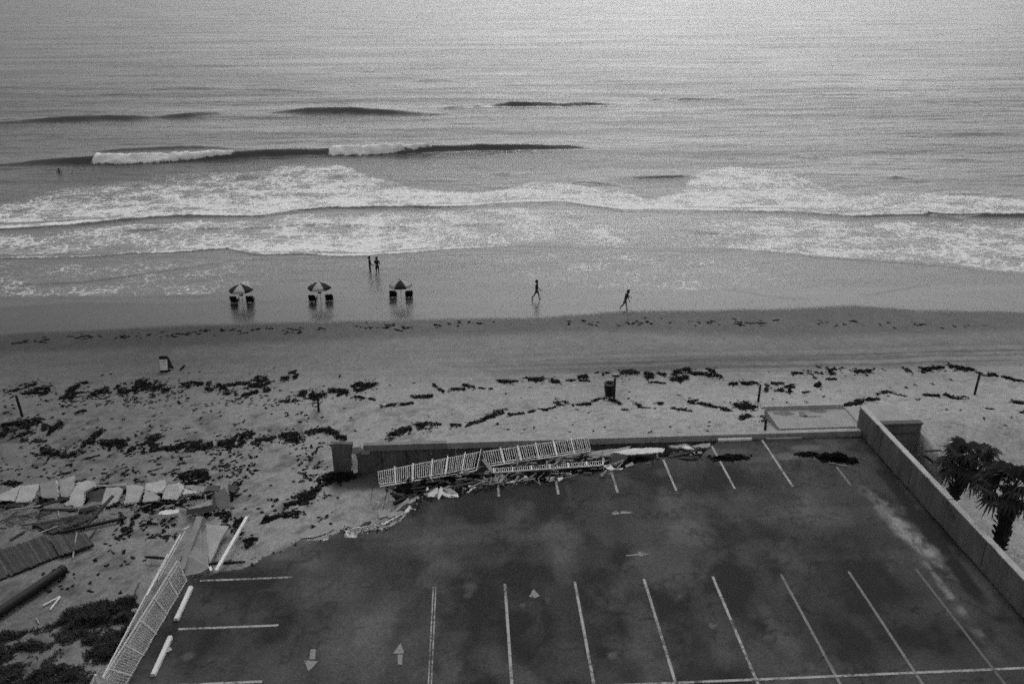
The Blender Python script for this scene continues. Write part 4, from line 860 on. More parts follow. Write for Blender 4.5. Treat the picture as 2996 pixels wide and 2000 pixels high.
# collapsed deck panels with their planks
def deck(quad, n, label, lift=.12):
    A_, B_, C_, D_ = [Vector(tuple(map(float, ground(a/3.136, 1500+b/3.136, lift)))) for a, b in quad]   # A-B far edge, D-C near edge
    t = thing('deck_panel', tuple((A_+C_)/2), label, 'deck panel', 'collapsed deck panels')
    for i in range(n):
        u0, u1 = i/n, (i+.90)/n; j = random.uniform(-.03, .03); e0, e1 = random.uniform(-.03, .03), random.uniform(-.04, .02)
        a = A_.lerp(B_, u0).lerp(D_.lerp(C_, u0), e0); b = A_.lerp(B_, u1).lerp(D_.lerp(C_, u1), e0)
        c = A_.lerp(B_, u1).lerp(D_.lerp(C_, u1), 1+e1); d_ = A_.lerp(B_, u0).lerp(D_.lerp(C_, u0), 1+e1)
        mb = MB(); mb.prism([p+Vector((0, 0, j*.35)) for p in (a, b, c, d_)], (0, 0, -.04))
        mb.build('plank', M[random.choice(['wood', 'wood2', 'wood', 'wood2', 'wood3'])], t)
    for v in (.02, .5, .97): MB().beam(A_.lerp(D_, v)-Vector((0, 0, .07)), B_.lerp(C_, v)-Vector((0, 0, .07)), .09, .06).build('joist', M['darkwood'], t)
deck([(-60, 350), (425, 205), (530, 392), (95, 572)], 24, 'left collapsed deck panel of grey planks on the sand')
deck([(445, 205), (790, 190), (862, 285), (545, 388)], 15, 'right collapsed deck panel with a pale lath across it', .2)
deck([(300, 95), (720, 10), (900, 20), (480, 190)], 12, 'dark upper deck panel below the slab row', .12)
deck([(-160, 420), (-20, 380), (85, 565), (-60, 640)], 7, 'dark deck panel cut off by the left edge of the view', .10)

# ------------------------------------------------------------------ seaweed
def weed(name, segs, label, seed, size=.085, per=26, kind='stuff', m='weed', cat='seaweed', hmax=.10):
    """segs: (x0, y0, x1, y1, half width px) in the photograph"""
    rs = np.random.RandomState(seed); C_, S_ = [], []
    for (x0, y0, x1, y1, hw) in segs:
        p = ground(x0, y0); q = ground(x1, y1); L_ = np.linalg.norm(q[:2]-p[:2]); depth = np.linalg.norm((p+q)/2-CAM); px = depth/FPX
        wy = hw*px*1.9; wx = hw*px*.9
        n = int(per*(L_+wx)*(wy*2)*20)+14; wy *= 1.15
        t = rs.rand(n); tail = 1+1.6*rs.rand(n)*(rs.rand(n) < .22)
        gx = p[0]+(q[0]-p[0])*t+rs.randn(n)*wx*.45*tail; gy = p[1]+(q[1]-p[1])*t+rs.randn(n)*wy*.42*tail
        gx = gx+.55*(fbm(gx*1.3, gy*1.3, seed+9, 3)-.5); gy = gy+.9*(fbm(gx*.9, gy*1.3, seed+11, 3)-.5)
        r = np.abs(rs.randn(n)); env = 1-.8*np.abs(gy-(p[1]+(q[1]-p[1])*t))/(wy+.01)
        keep = fbm(gx*2.6, gy*1.7, seed+5, 4) > .415+.06*(rs.rand(n)-.5)
        gx, gy, env = gx[keep], gy[keep], env[keep]
        z = terrain(gx, gy)+np.clip(env, .05, 1)*rs.rand(len(gx))*min(hmax, wy*.35)+.012
        C_.append(np.stack([gx, gy, z], -1)); S_.append(size*rs.uniform(.35, 1.15, len(gx)))
    Cc = np.concatenate(C_); S = np.concatenate(S_); n = len(Cc)
    a = rs.rand(n)*6.283; nv = 5; ang = a[:, None]+np.arange(nv)[None, :]*6.283/nv
    rr = S[:, None]*rs.uniform(.35, 1.25, (n, nv)); V = np.empty((n, nv, 3))
    V[..., 0] = Cc[:, None, 0]+np.cos(ang)*rr*1.3; V[..., 1] = Cc[:, None, 1]+np.sin(ang)*rr; V[..., 2] = Cc[:, None, 2]+rs.uniform(-.45, .45, (n, nv))*S[:, None]
    me = bpy.data.meshes.new(name); V = V.reshape(-1, 3).astype(np.float32); me.vertices.add(len(V)); me.vertices.foreach_set('co', V.ravel())
    me.loops.add(len(V)); me.loops.foreach_set('vertex_index', np.arange(len(V), dtype=np.int32)); me.polygons.add(n)
    me.polygons.foreach_set('loop_start', np.arange(0, n*nv, nv, dtype=np.int32)); me.polygons.foreach_set('loop_total', np.full(n, nv, np.int32)); me.update(calc_edges=True)
    me.materials.append(M[m]); me.materials.append(M['weed2']); me.polygons.foreach_set('material_index', (rs.rand(n) < .16).astype(np.int32))
    o = bpy.data.objects.new(name, me); COL.objects.link(o); return tag(o, label, cat, None, kind)
def cv(k, rows):
    s, ox, oy = k; return [(ox+a/s, oy+b/s, ox+c/s, oy+d/s, w_/s) for a, b, c, d, w_ in rows]
KL, KM, KR, KB, KE = (2.1355, 0, 1000), (2.1355, 1100, 1000), (2.6217, 2100, 1000), (2.851, 0, 1050), (5.8725, 850, 1450)
weed('seaweed', cv(KL, [(70, 310, 200, 260, 22), (130, 320, 250, 315, 12), (220, 300, 300, 290, 22), (250, 320, 280, 325, 16), (400, 340, 470, 330, 20), (430, 300, 530, 262, 20), (440, 350, 480, 355, 16), (590, 315, 720, 290, 18), (600, 325, 650, 300, 16), (700, 300, 740, 275, 12), (720, 300, 830, 310, 18), (850, 300, 870, 260, 30), (870, 250, 910, 245, 20), (900, 285, 1010, 290, 26), (940, 270, 970, 258, 18), (1030, 305, 1130, 280, 18), (1100, 275, 1140, 275, 18), (1160, 290, 1200, 260, 16), (1180, 260, 1310, 262, 18), (1290, 290, 1320, 300, 12), (1350, 275, 1500, 260, 18), (1370, 290, 1450, 290, 20), (1520, 265, 1680, 262, 20), (1590, 270, 1640, 235, 30), (1600, 225, 1660, 225, 14), (1520, 340, 1620, 300, 12), (1640, 310, 1680, 315, 16), (1760, 230, 1830, 230, 20), (1790, 205, 1860, 185, 8), (1850, 190, 1850, 210, 6), (1880, 320, 1970, 330, 20), (1960, 345, 1990, 335, 22), (2000, 330, 2060, 315, 22), (2060, 310, 2160, 310, 22), (2130, 330, 2160, 320, 20), (2210, 270, 2330, 275, 26), (2230, 300, 2290, 300, 20), (1400, 325, 1470, 335, 8), (1550, 345, 1600, 330, 8), (2200, 345, 2349, 360, 9), (1760, 375, 1850, 375, 7), (500, 435, 550, 425, 6)]), 'dark broken line of washed up seaweed along the upper left of the dry sand', 101)
weed('seaweed', cv(KL, [(0, 515, 100, 515, 16), (60, 520, 240, 495, 22), (120, 535, 280, 555, 32), (0, 580, 60, 540, 18), (290, 570, 350, 535, 16), (350, 540, 375, 500, 14), (230, 690, 380, 695, 16), (360, 690, 400, 725, 10), (420, 715, 560, 665, 14), (530, 660, 600, 610, 30), (560, 610, 630, 575, 20), (630, 635, 790, 635, 24), (740, 620, 780, 655, 18), (810, 680, 900, 640, 16), (880, 650, 1000, 640, 16), (930, 620, 990, 600, 28), (900, 670, 1100, 660, 14), (1100, 655, 1250, 665, 28), (1240, 660, 1350, 645, 16), (1330, 640, 1450, 630, 20), (1450, 640, 1540, 600, 34), (1480, 590, 1560, 585, 26), (1600, 625, 1690, 615, 26), (1730, 600, 1900, 620, 14), (1760, 590, 1840, 590, 24), (1910, 575, 2060, 550, 16), (2040, 555, 2090, 580, 18), (2090, 590, 2170, 605, 12), (1150, 840, 1310, 835, 24), (1200, 820, 1290, 820, 14), (80, 600, 150, 580, 8), (150, 600, 300, 610, 8), (500, 745, 620, 715, 6)]), 'dark broken line of seaweed nearer the slab heap, from the left edge to the wall', 102)
weed('seaweed', cv(KM, [(30, 405, 130, 395, 12), (130, 395, 230, 385, 8), (230, 345, 360, 330, 12), (370, 265, 390, 290, 6), (390, 290, 420, 310, 10), (470, 300, 560, 298, 10), (560, 270, 620, 290, 14), (650, 290, 730, 292, 6), (760, 245, 860, 255, 14), (860, 250, 930, 245, 8), (940, 240, 1060, 235, 14), (1095, 240, 1140, 245, 14), (1170, 235, 1225, 232, 10), (1260, 220, 1340, 215, 14), (1340, 215, 1380, 218, 6), (1380, 205, 1465, 205, 14), (1470, 215, 1530, 225, 8), (1540, 205, 1620, 190, 14), (1560, 190, 1640, 195, 10), (1680, 200, 1800, 205, 14), (1690, 225, 1740, 220, 12), (1850, 190, 1960, 175, 18), (1840, 235, 1960, 220, 14), (1980, 200, 2100, 205, 16), (2100, 190, 2170, 225, 14), (2050, 170, 2110, 180, 8), (1700, 250, 1800, 262, 6), (1270, 240, 1330, 240, 5), (2200, 265, 2349, 262, 10)]), 'thin dark line of seaweed running to the right behind the litter barrel', 103, size=.075)
weed('seaweed', cv(KM, [(90, 595, 170, 560, 22), (150, 560, 260, 540, 18), (240, 520, 330, 530, 24), (340, 515, 395, 520, 14), (430, 530, 520, 522, 10), (550, 525, 640, 495, 10), (640, 495, 740, 455, 12), (740, 445, 820, 435, 14), (800, 440, 850, 460, 12), (850, 460, 940, 440, 8), (940, 440, 1050, 425, 10), (1060, 430, 1110, 405, 6), (1130, 385, 1200, 380, 14), (1200, 395, 1340, 385, 10), (1360, 375, 1420, 350, 8), (1420, 350, 1500, 370, 10), (1490, 375, 1505, 385, 10), (1540, 430, 1580, 425, 8), (1620, 380, 1640, 400, 14), (1660, 410, 1740, 420, 8), (1730, 390, 1780, 385, 14), (1850, 420, 1990, 435, 9), (1960, 380, 2030, 370, 14), (2020, 385, 2210, 430, 16), (2280, 400, 2349, 400, 26), (2270, 475, 2330, 465, 14)]), 'winding dark ribbon of seaweed from the sea wall up past the litter barrel', 104, size=.075)
weed('seaweed', cv(KR, [(80, 325, 300, 320, 14), (340, 330, 380, 335, 12), (365, 350, 380, 375, 12), (410, 315, 500, 310, 10), (460, 380, 560, 365, 16), (520, 350, 560, 345, 22), (540, 245, 640, 240, 10), (650, 232, 700, 235, 14), (700, 245, 800, 240, 8), (770, 200, 850, 197, 7), (860, 235, 970, 210, 18), (900, 200, 960, 205, 14), (980, 235, 1160, 220, 16), (1220, 210, 1280, 218, 12), (1430, 220, 1480, 225, 14), (1540, 235, 1600, 225, 8), (1580, 215, 1720, 195, 16), (1650, 185, 1700, 190, 14), (1780, 195, 1880, 195, 20), (1850, 205, 1960, 215, 14), (1960, 235, 2130, 255, 14), (2200, 270, 2260, 285, 14), (2270, 290, 2340, 300, 8), (750, 275, 820, 270, 14), (840, 295, 910, 280, 8), (730, 345, 780, 320, 12), (650, 380, 700, 380, 7)]), 'dark seaweed line near the right end of the dry beach', 105)
weed('seaweed', cv(KR, [(170, 500, 260, 490, 40), (160, 585, 240, 560, 12), (350, 570, 395, 600, 12), (970, 490, 1100, 460, 16), (1050, 450, 1180, 435, 14), (1180, 440, 1250, 435, 8), (1210, 400, 1300, 380, 12), (1300, 380, 1450, 420, 5), (1600, 410, 1680, 415, 14), (1740, 400, 1800, 430, 14), (1820, 430, 1920, 430, 16), (2290, 460, 2349, 480, 22), (2300, 540, 2349, 540, 16), (2040, 505, 2080, 515, 10), (415, 645, 510, 638, 12), (530, 640, 640, 630, 9), (625, 625, 650, 550, 12), (640, 540, 690, 540, 9), (280, 600, 350, 605, 6)]), 'scattered seaweed clumps around the pale block at the right', 106)
weed('seaweed', cv(KB, [(1130, 1370, 1160, 1320, 22), (1160, 1300, 1280, 1240, 22), (1230, 1230, 1480, 1190, 22), (1430, 1200, 1640, 1150, 34), (1540, 1030, 1740, 1010, 26), (1560, 990, 1700, 960, 26), (1480, 1140, 1640, 1120, 14), (1690, 1130, 1800, 1130, 26), (1930, 1180, 2000, 1060, 12), (1210, 1370, 1260, 1365, 10), (1000, 1420, 1150, 1400, 10), (1160, 1400, 1300, 1380, 8), (1700, 1300, 1900, 1290, 14)]), 'black seaweed packed under and around the right end of the slab heap', 107, hmax=.1)
weed('gap_shade_weed', [(0, 1468, 120, 1470, 7), (100, 1462, 250, 1466, 9), (240, 1440, 400, 1436, 9), (330, 1475, 500, 1478, 8), (60, 1440, 130, 1425, 8), (160, 1430, 230, 1420, 8), (400, 1450, 560, 1440, 10), (0, 1420, 60, 1418, 6), (255, 1428, 300, 1424, 7)], 'black scraps put in as the shade in the gaps of the slab row', 112, hmax=.16, cat='gap shade')  # dark scraps added to paint the shade between the slabs
weed('seaweed', cv(KE, [(0, 130, 120, 120, 30), (100, 130, 260, 110, 30), (230, 60, 330, 50, 40), (300, 60, 480, 10, 30), (0, 270, 100, 260, 25), (60, 300, 80, 370, 20)]) + [(825, 1480, 930, 1460, 6), (870, 1455, 945, 1432, 8), (765, 1525, 800, 1515, 5), (690, 1530, 715, 1520, 9), (705, 1590, 722, 1600, 12), (735, 1575, 745, 1585, 6), (770, 1520, 850, 1505, 7), (930, 1430, 985, 1410, 7), (700, 1545, 712, 1555, 7), (955, 1395, 985, 1390, 12), (660, 1530, 680, 1500, 6)], 'dark seaweed on the sand between the white beam and the wall end', 108, hmax=.1)
rs = random.Random(5); sp = []
def sprinkle(n, x0, x1, y0, y1, s0=.8, s1=3.2):
    for _ in range(n):
        x, y = rs.uniform(x0, x1), rs.uniform(y0, y1)
        if float(fbm(x*.012, y*.02, 200)) < .42: continue
        l_ = rs.uniform(0, 9); sp.append((x, y, x+l_, y-rs.uniform(-1, 2), rs.uniform(s0, s1)))
sprinkle(480, 0, 950, 1130, 1400); sprinkle(260, 60, 960, 1145, 1190, .7, 2.0); sprinkle(380, 100, 1000, 1300, 1400, .7, 2.2); sprinkle(120, 430, 720, 1390, 1500, 1, 3); sprinkle(170, 300, 980, 1280, 1420, 1.5, 4); sprinkle(150, 640, 1000, 1280, 1560, 1.5, 3.5); sprinkle(60, 0, 1000, 1080, 1180)
sprinkle(90, 1000, 2300, 1120, 1270, 1, 2.2); sprinkle(60, 2200, 2996, 1080, 1250, 1, 2.5); sprinkle(130, 330, 520, 1500, 1590, 1.5, 4); sprinkle(90, 120, 420, 1590, 1740, 1, 2.2)
weed('scattered_seaweed', sp, 'small scraps of seaweed scattered over the dry sand', 110, size=.05, hmax=.03, per=16)
sp = []
fl = [(0, 1008), (250, 985), (450, 980), (700, 966), (850, 966), (1000, 957), (1200, 960), (1350, 944), (1600, 947), (1700, 943), (2000, 946), (2400, 942), (2996, 958)]
for _ in range(300):
    x = rs.uniform(0, 2900); y = np.interp(x, [p[0] for p in fl], [p[1] for p in fl])+rs.gauss(0, 5)
    if float(fbm(x*.011, 3.3, 210)) < .38: continue
    sp.append((x, y, x+rs.uniform(2, 16), y+rs.uniform(-2, 2), rs.uniform(1.2, 2.4)))
weed('scattered_seaweed', sp, 'sparse row of small seaweed scraps along the damp sand', 111, size=.07, hmax=.03, per=14)

# dune plants bottom left: ragged low growth
def plants():
    rs = np.random.RandomState(9); n = 110000
    poly = [(-60, 1880), (60, 1850), (175, 1820), (190, 1796), (300, 1765), (390, 1752), (412, 1762), (400, 1800), (310, 1990), (280, 2120), (-80, 2120)]
    Pw = np.array([ground(a, b)[:2] for a, b in poly]); lo, hi = Pw.min(0), Pw.max(0)
    x = rs.uniform(lo[0], hi[0], n); y = rs.uniform(lo[1], hi[1], n)
    jx = x+.8*(fbm(x*.9, y*.9, 11)-.5); jy = y+.8*(fbm(x*.9, y*.9, 12)-.5); ins = np.zeros(n, bool)
    for i in range(len(Pw)):
        x0, y0 = Pw[i]; x1, y1 = Pw[(i+1) % len(Pw)]
        ins ^= ((y0 > jy) != (y1 > jy)) & (jx < (x1-x0)*(jy-y0)/(y1-y0+1e-9)+x0)
    d = .6*fbm(x*.55+9, y*.8, 14, 4)+.4*fbm(x*2.2, y*2.6, 15, 3); dd = ins & (d+.26*(rs.rand(n)-.5) > .525)
    x, y, d = x[dd], y[dd], d[dd]; n = len(x); z = terrain(x, y)+rs.rand(n)*.30*np.clip((d-.45)*5, .15, 1)
    S = rs.uniform(.03, .10, n); a = rs.rand(n)*6.283; V = np.empty((n, 3, 3)); el = rs.uniform(-.2, 1.0, n)
    dx, dy, dz = np.cos(a)*np.cos(el), np.sin(a)*np.cos(el), np.sin(el); px, py = -np.sin(a), np.cos(a)
    for k, (u, v_) in enumerate(((-.2, -.35), (-.2, .35), (1.6, 0))):
        V[:, k, 0] = x+S*(u*dx+v_*px); V[:, k, 1] = y+S*(u*dy+v_*py); V[:, k, 2] = z+S*u*dz
    me = bpy.data.meshes.new('beach_plants'); V = V.reshape(-1, 3).astype(np.float32); me.vertices.add(len(V)); me.vertices.foreach_set('co', V.ravel())
    me.loops.add(len(V)); me.loops.foreach_set('vertex_index', np.arange(len(V), dtype=np.int32)); me.polygons.add(n)
    me.polygons.foreach_set('loop_start', np.arange(0, n*3, 3, dtype=np.int32)); me.polygons.foreach_set('loop_total', np.full(n, 3, np.int32)); me.update(calc_edges=True)
    me.materials.append(M['plant']); o = bpy.data.objects.new('beach_plants', me); COL.objects.link(o); tag(o, 'dark low beach plants growing in patches at the bottom left', 'plants', None, 'stuff')
plants()

# ------------------------------------------------------------------ palms
def palm(bx, by, bz, lean, h, R_, label, seed):
    rs = random.Random(seed); b = Vector((bx, by, bz)); top = b+Vector((lean[0], lean[1], h))
    t = thing('palm_tree', tuple(b), label, 'palm tree', 'palms beyond the side wall')
    n = 14; pts, rr = [], []
    for i in range(n):
        u = i/(n-1); pts.append(b.lerp(top, u)+Vector((.08*math.sin(u*3), 0, 0))); rr.append((.22+.10*u)*rs.uniform(.9, 1.15))
    mb = MB(); mb.tube(pts, rr, 12)
    for i in range(90):                                            # old leaf bases
        u = rs.random(); a = rs.uniform(0, 6.283); c = b.lerp(top, u); r = .22+.1*u; d = Vector((math.cos(a), math.sin(a), 0))
        mb.beam(c+d*r*.8, c+d*(r+.13)+Vector((0, 0, .16)), .09, .03)
    mb.build('trunk', M['trunk'], t)
    for k in range(30):
        a = k*2.39996+rs.uniform(-.2, .2); el = rs.uniform(-.45, 1.0) if k > 6 else rs.uniform(.5, 1.3)
        L_ = R_*rs.uniform(.45, .62); d = Vector((math.cos(a)*math.cos(el), math.sin(a)*math.cos(el), math.sin(el)))
        hub = top+d*L_+Vector((0, 0, -.10*math.cos(el))); mb = MB(); mb.beam(top-Vector((0, 0, .05)), hub, .035, .02)
        sd = d.cross(Vector((0, 0, 1)));
        if sd.length < .1: sd = Vector((1, 0, 0))
        sd.normalize(); nrm = sd.cross(d).normalized(); lr = R_*rs.uniform(.5, .66)
        for j in range(-8, 9):
            th = j/8*1.9+rs.uniform(-.05, .05); fd = (d*math.cos(th)+sd*math.sin(th)).normalized(); ln = lr*(1-.25*abs(j)/8)*rs.uniform(.85, 1.1)
            drop = Vector((0, 0, -1)); m1 = hub+fd*ln*.55+drop*ln*.08; e = hub+fd*ln+drop*ln*rs.uniform(.35, .85); w_ = .042*R_
            pr = fd.cross(nrm).normalized()*w_
            mb.add([hub, m1-pr, m1+pr, e, m1+Vector((0, 0, .02))], [(0, 1, 4), (0, 4, 2), (1, 3, 4), (4, 3, 2)])
        mb.build('frond', M['frond'], t)
b1 = at(2765, 1455, -.5); c1 = at(2828, 1345, 2.2); palm(b1[0]+.45, b1[1]+.2, -.8, (c1[0]-b1[0]-.35, c1[1]-b1[1]-.3), 3.05, 1.36, 'palm leaning right just behind the side wall, farther from the viewer', 3)
b2 = at(2903, 1605, -.5); c2 = at(2962, 1425, 2.6); palm(b2[0]+.3, b2[1]+.1, -.8, (c2[0]-b2[0]-.3, c2[1]-b2[1]-.1), 3.3, 1.5, 'nearer palm at the right edge with its crown cut by the frame', 5)

# ------------------------------------------------------------------ posts, barrel, sign
def post(xb, yb, yt, label, xt=None, r=.075, rope=True):
    b = ground(xb, yb); lo, hi = .2, 2.5
    def py(z):
        d = b+np.array([0, 0, z])-CAM; return 1000-FPX*(d@_U)/(d@_F)
    for _ in range(30):
        m_ = (lo+hi)/2
        if py(m_) > yt: lo = m_
        else: hi = m_
    dx = 0
    if xt is not None: dx = (at(xt, yt, b[2]+lo)-b)[0]
    t = thing('wooden_post', tuple(b), label, 'post', 'wooden posts along the dry beach')
    MB().tube([b-np.array([0, 0, .3]), b+np.array([dx*.5, 0, lo*.5]), b+np.array([dx, 0, lo])], [r, r*.95, r*.9], 8).build('shaft', M['darkwood'], t, smooth=False)
    MB().tube([b+np.array([dx, 0, lo]), b+np.array([dx, 0, lo+.03])], [r*.9, r*.6], 8).build('post_top', M['wood'], t)
    return b
post(66, 1219, 1157, 'post furthest left, leaning, above a seaweed patch', 47, .08)
post(932, 1204, 1150, 'post standing between the two left seaweed lines', 929)
post(1796, 1168, 1105, 'post beside the litter barrel', 1800)
post(2218, 1175, 1126, 'post up the beach from the bright wheel stop', 2225)
post(2238, 1266, 1226, 'short post just behind the sea wall', 2241)
post(2851, 1154, 1096, 'post furthest right on the beach', 2866)
b = ground(1783, 1156); t = thing('litter_barrel', tuple(b), 'black litter barrel tilted beside a post on the dry sand', 'barrel')
ax_ = Vector((-.05, -.06, 1)).normalized(); prof = [(0, .235), (.04, .26), (.28, .29), (.30, .305), (.32, .29), (.55, .31), (.57, .325), (.59, .31), (.80, .325), (.84, .34), (.86, .33)]
MB().tube([Vector(b)+ax_*h for h, _ in prof]+[Vector(b)+ax_*.84, Vector(b)+ax_*.35], [r for _, r in prof]+[.30, .28], 20).build('barrel_body', M['black'], t, smooth=False)
rim = MB(); k = 20; q = []
c = Vector(b)+ax_*.86
for i in range(k+1): q.append(c+Vector((math.cos(6.283*i/k)*.34, math.sin(6.283*i/k)*.34, .02*math.cos(6.283*i/k))))
rim.tube(q, .018, 6, cap=False).build('rim', M['darkc'], t)
heap((b[0], b[1], b[2]+.78), (.24, .24), .16, 'rubbish showing in the mouth of the litter barrel', 'darkcloth', 33, 'rubbish', 'rubbish', 40)
# A-board sign
b0, b1_ = ground(468, 1089), ground(494, 1089); wd = float(np.linalg.norm(b1_-b0)); c = (b0+b1_)/2
t = thing('sandwich_board', tuple(c), 'black framed sandwich board with a pale panel, alone on the open sand', 'sign')
H_ = 1.02; top = c+np.array([0, .30, H_]); lean = np.array([0, .30, H_])
def fp_(u, v, o=0): return c+np.array([(u-.5)*wd, 0, 0])+lean*v+np.array([0, -o, o*.3])
MB().prism([fp_(0, .0), fp_(1, .0), fp_(1, 1), fp_(0, 1)], (0, .02, .006)).build('board', M['black'], t)
MB().prism([fp_(.03, .14, .012), fp_(.90, .14, .012), fp_(.90, .82, .012), fp_(.03, .82, .012)], (0, -.004, .001)).build('panel', M['pale'], t)
bk = MB(); s1 = np.array([.02, .62, 0]); rr_ = [c+np.array([(u-.5)*wd, 0, 0]) for u in (0, 1)]
bk.prism([rr_[0]+lean, rr_[1]+lean, rr_[1]+s1+np.array([.10, 0, 0]), rr_[0]+s1+np.array([.10, 0, 0])], (0, .02, .006)); bk.build('rear_board', M['black'], t)
sd_ = MB(); sd_.prism([rr_[1]+lean*.97, rr_[1]+np.array([0, .03, .25]), rr_[1]+np.array([.08, .58, .22])], (.012, 0, 0)); sd_.build('side_web', M['black'], t)
hd = MB()
for u in (.30, .62): hd.box(tuple(fp_(u, 1.0)+np.array([0, .01, .03])), (.18, .05, .05))
hd.build('handle', M['black'], t)
for u0, u1, v in ((.08, .20, .69), (.22, .34, .66), (.36, .42, .64), (.52, .60, .66), (.62, .76, .69), (.14, .3, .5), (.34, .5, .5), (.54, .7, .5)):
    MB().prism([fp_(u0, v, .018), fp_(u1, v, .018), fp_(u1, v+(.045 if v > .6 else .012), .018), fp_(u0, v+(.045 if v > .6 else .012), .018)], (0, -.003, .001)).build('lettering', M['mid'], t)
bar('driftwood', ground(527, 1082, .04), ground(540, 1068, .1), .12, .06, 'weed', 'dark scrap lying right of the sandwich board', 'driftwood', rough=.05)

# ------------------------------------------------------------------ parasols and chairs
def parasol(xb, yb, ytop, label, turn, first_dark, tray):
    b = ground(xb, yb); lo, hi = .8, 3.5
    for _ in range(30):
        m_ = (lo+hi)/2; d = b+np.array([0, 0, m_])-CAM
        if 1000-FPX*(d@_U)/(d@_F) > ytop: lo = m_
        else: hi = m_
    Ht = lo; R_ = .97; cap = .46; t = thing('beach_parasol', tuple(b), label, 'parasol', 'beach parasols on the wet sand')
    B_ = Vector(b)
    MB().tube([B_-Vector((0, 0, .2)), B_+Vector((0, 0, Ht+.05))], .02, 8).build('pole', M['metal'], t)
    def cp(a, r, rim=0):
        r_ = r*R_; scal = 1-.045*(1-abs(math.cos(3*(a-turn))))*r**2
        z = Ht-cap*(r**1.75)
        return B_+Vector((math.cos(a)*r_*scal, math.sin(a)*r_*scal, z))
    for k in range(6):
        a0 = turn+k*math.pi/3; vs, fs = [], []; nr, na = 6, 6
        for i in range(nr+1):
            for j in range(na+1): vs.append(cp(a0+j/na*math.pi/3, max(.01, i/nr)))
        for i in range(nr):
            for j in range(na): p = i*(na+1)+j; fs.append((p, p+1, p+na+2, p+na+1))
        o = MB().add(vs, fs).build('canopy_panel', M['canopy_dark' if (k+first_dark) % 2 else 'canopy_light'], t, smooth=True)
        sm = o.modifiers.new('s', 'SOLIDIFY'); sm.thickness = .008
        vs = [cp(a0+j/8*math.pi/3, 1)-Vector((0, 0, .004)) for j in range(9)]+[cp(a0+j/8*math.pi/3, 1.01)-Vector((0, 0, .08+.02*(j % 2))) for j in range(9)]
        o = MB().add(vs, [(j, j+1, j+10, j+9) for j in range(8)]).build('valance', M['canopy_dark' if (k+first_dark) % 2 else 'canopy_light'], t)
        a = a0; MB().tube([B_+Vector((0, 0, Ht-.06)), cp(a, .5)-Vector((0, 0, .02)), cp(a, .98)-Vector((0, 0, .02))], .008, 5).build('rib', M['metal'], t)
    MB().tube([B_+Vector((0, 0, Ht)), B_+Vector((0, 0, Ht+.09))], [.03, .012], 8).build('finial', M['canopy_dark'], t)
    if tray:
        g_ = MB(); g_.box(tuple(B_+Vector((-.02, -.05, Ht-.95))), (.30, .22, .07)); g_.build('tray', M['black'], t)
parasol(710, 886, 831, 'left parasol with two dark front panels and one light', rad(243), 0, True)
parasol(939, 884, 824, 'middle parasol with two dark front panels around a light one', rad(240), 0, True)
parasol(1174, 876, 818, 'right parasol with a single dark panel in front', rad(240+2), 1, False)
def chair_proto():
    t = thing('beach_chair', (0, 0, 0), 'x', 'beach chair', 'beach chairs in pairs below the parasols'); d = M['black']
    tt = lambda pts, r=.014: MB().tube(pts, r, 6)
    w2 = .29
    sb = MB().prism([(-w2, -.17, .03), (w2, -.17, .03), (w2, -.40, .62), (-w2, -.40, .62)], (0, .012, .008)); sb.build('backrest', M['darkcloth'], t)
    MB().prism([(-w2, -.18, .06), (w2, -.18, .06), (w2, .32, .16), (-w2, .32, .16)], (0, 0, .012)).build('seat', M['darkcloth'], t)
    for s in (-1, 1):
        tt([(s*w2, .32, .17), (s*w2, -.18, .06), (s*w2, -.41, .64)]).build('side_frame', d, t)
        tt([(s*w2, .30, .23), (s*(w2+.02), .16, 0)]).build('leg', d, t); tt([(s*w2, -.24, .24), (s*(w2+.02), -.32, 0)]).build('leg', d, t)
        MB().box((s*(w2+.02), .0, .36), (.07, .50, .025)).build('armrest', M['darkwood'], t); tt([(s*(w2+.02), .22, .36), (s*w2, .24, .22)]).build('arm_support', d, t)
    MB().box((0, -.395, .61), (.50, .07, .11)).build('head_pillow', M['midcloth'], t)
    return t
proto = chair_proto(); first = True
def copy_tree(o, parent=None):
    c_ = o.copy(); COL.objects.link(c_)
    if parent is not None: c_.parent = parent
    for ch in list(o.children): copy_tree(ch, c_)
    return c_
spots = [(688, 884, -4, 'left chair under the left parasol'), (733, 883, 6, 'right chair under the left parasol'), (917, 880, -6, 'left chair under the middle parasol'), (964, 878, 5, 'right chair under the middle parasol'), (1151, 867, -3, 'left chair under the right parasol'), (1197, 867, 5, 'right chair under the right parasol')]
for i, (x, y, r, lb) in enumerate(spots):
    c = proto if i == 0 else copy_tree(proto); p = ground(x, y); c.location = tuple(p); c.rotation_euler.z = rad(r); c['label'] = 'dark '+lb+', facing the sea'

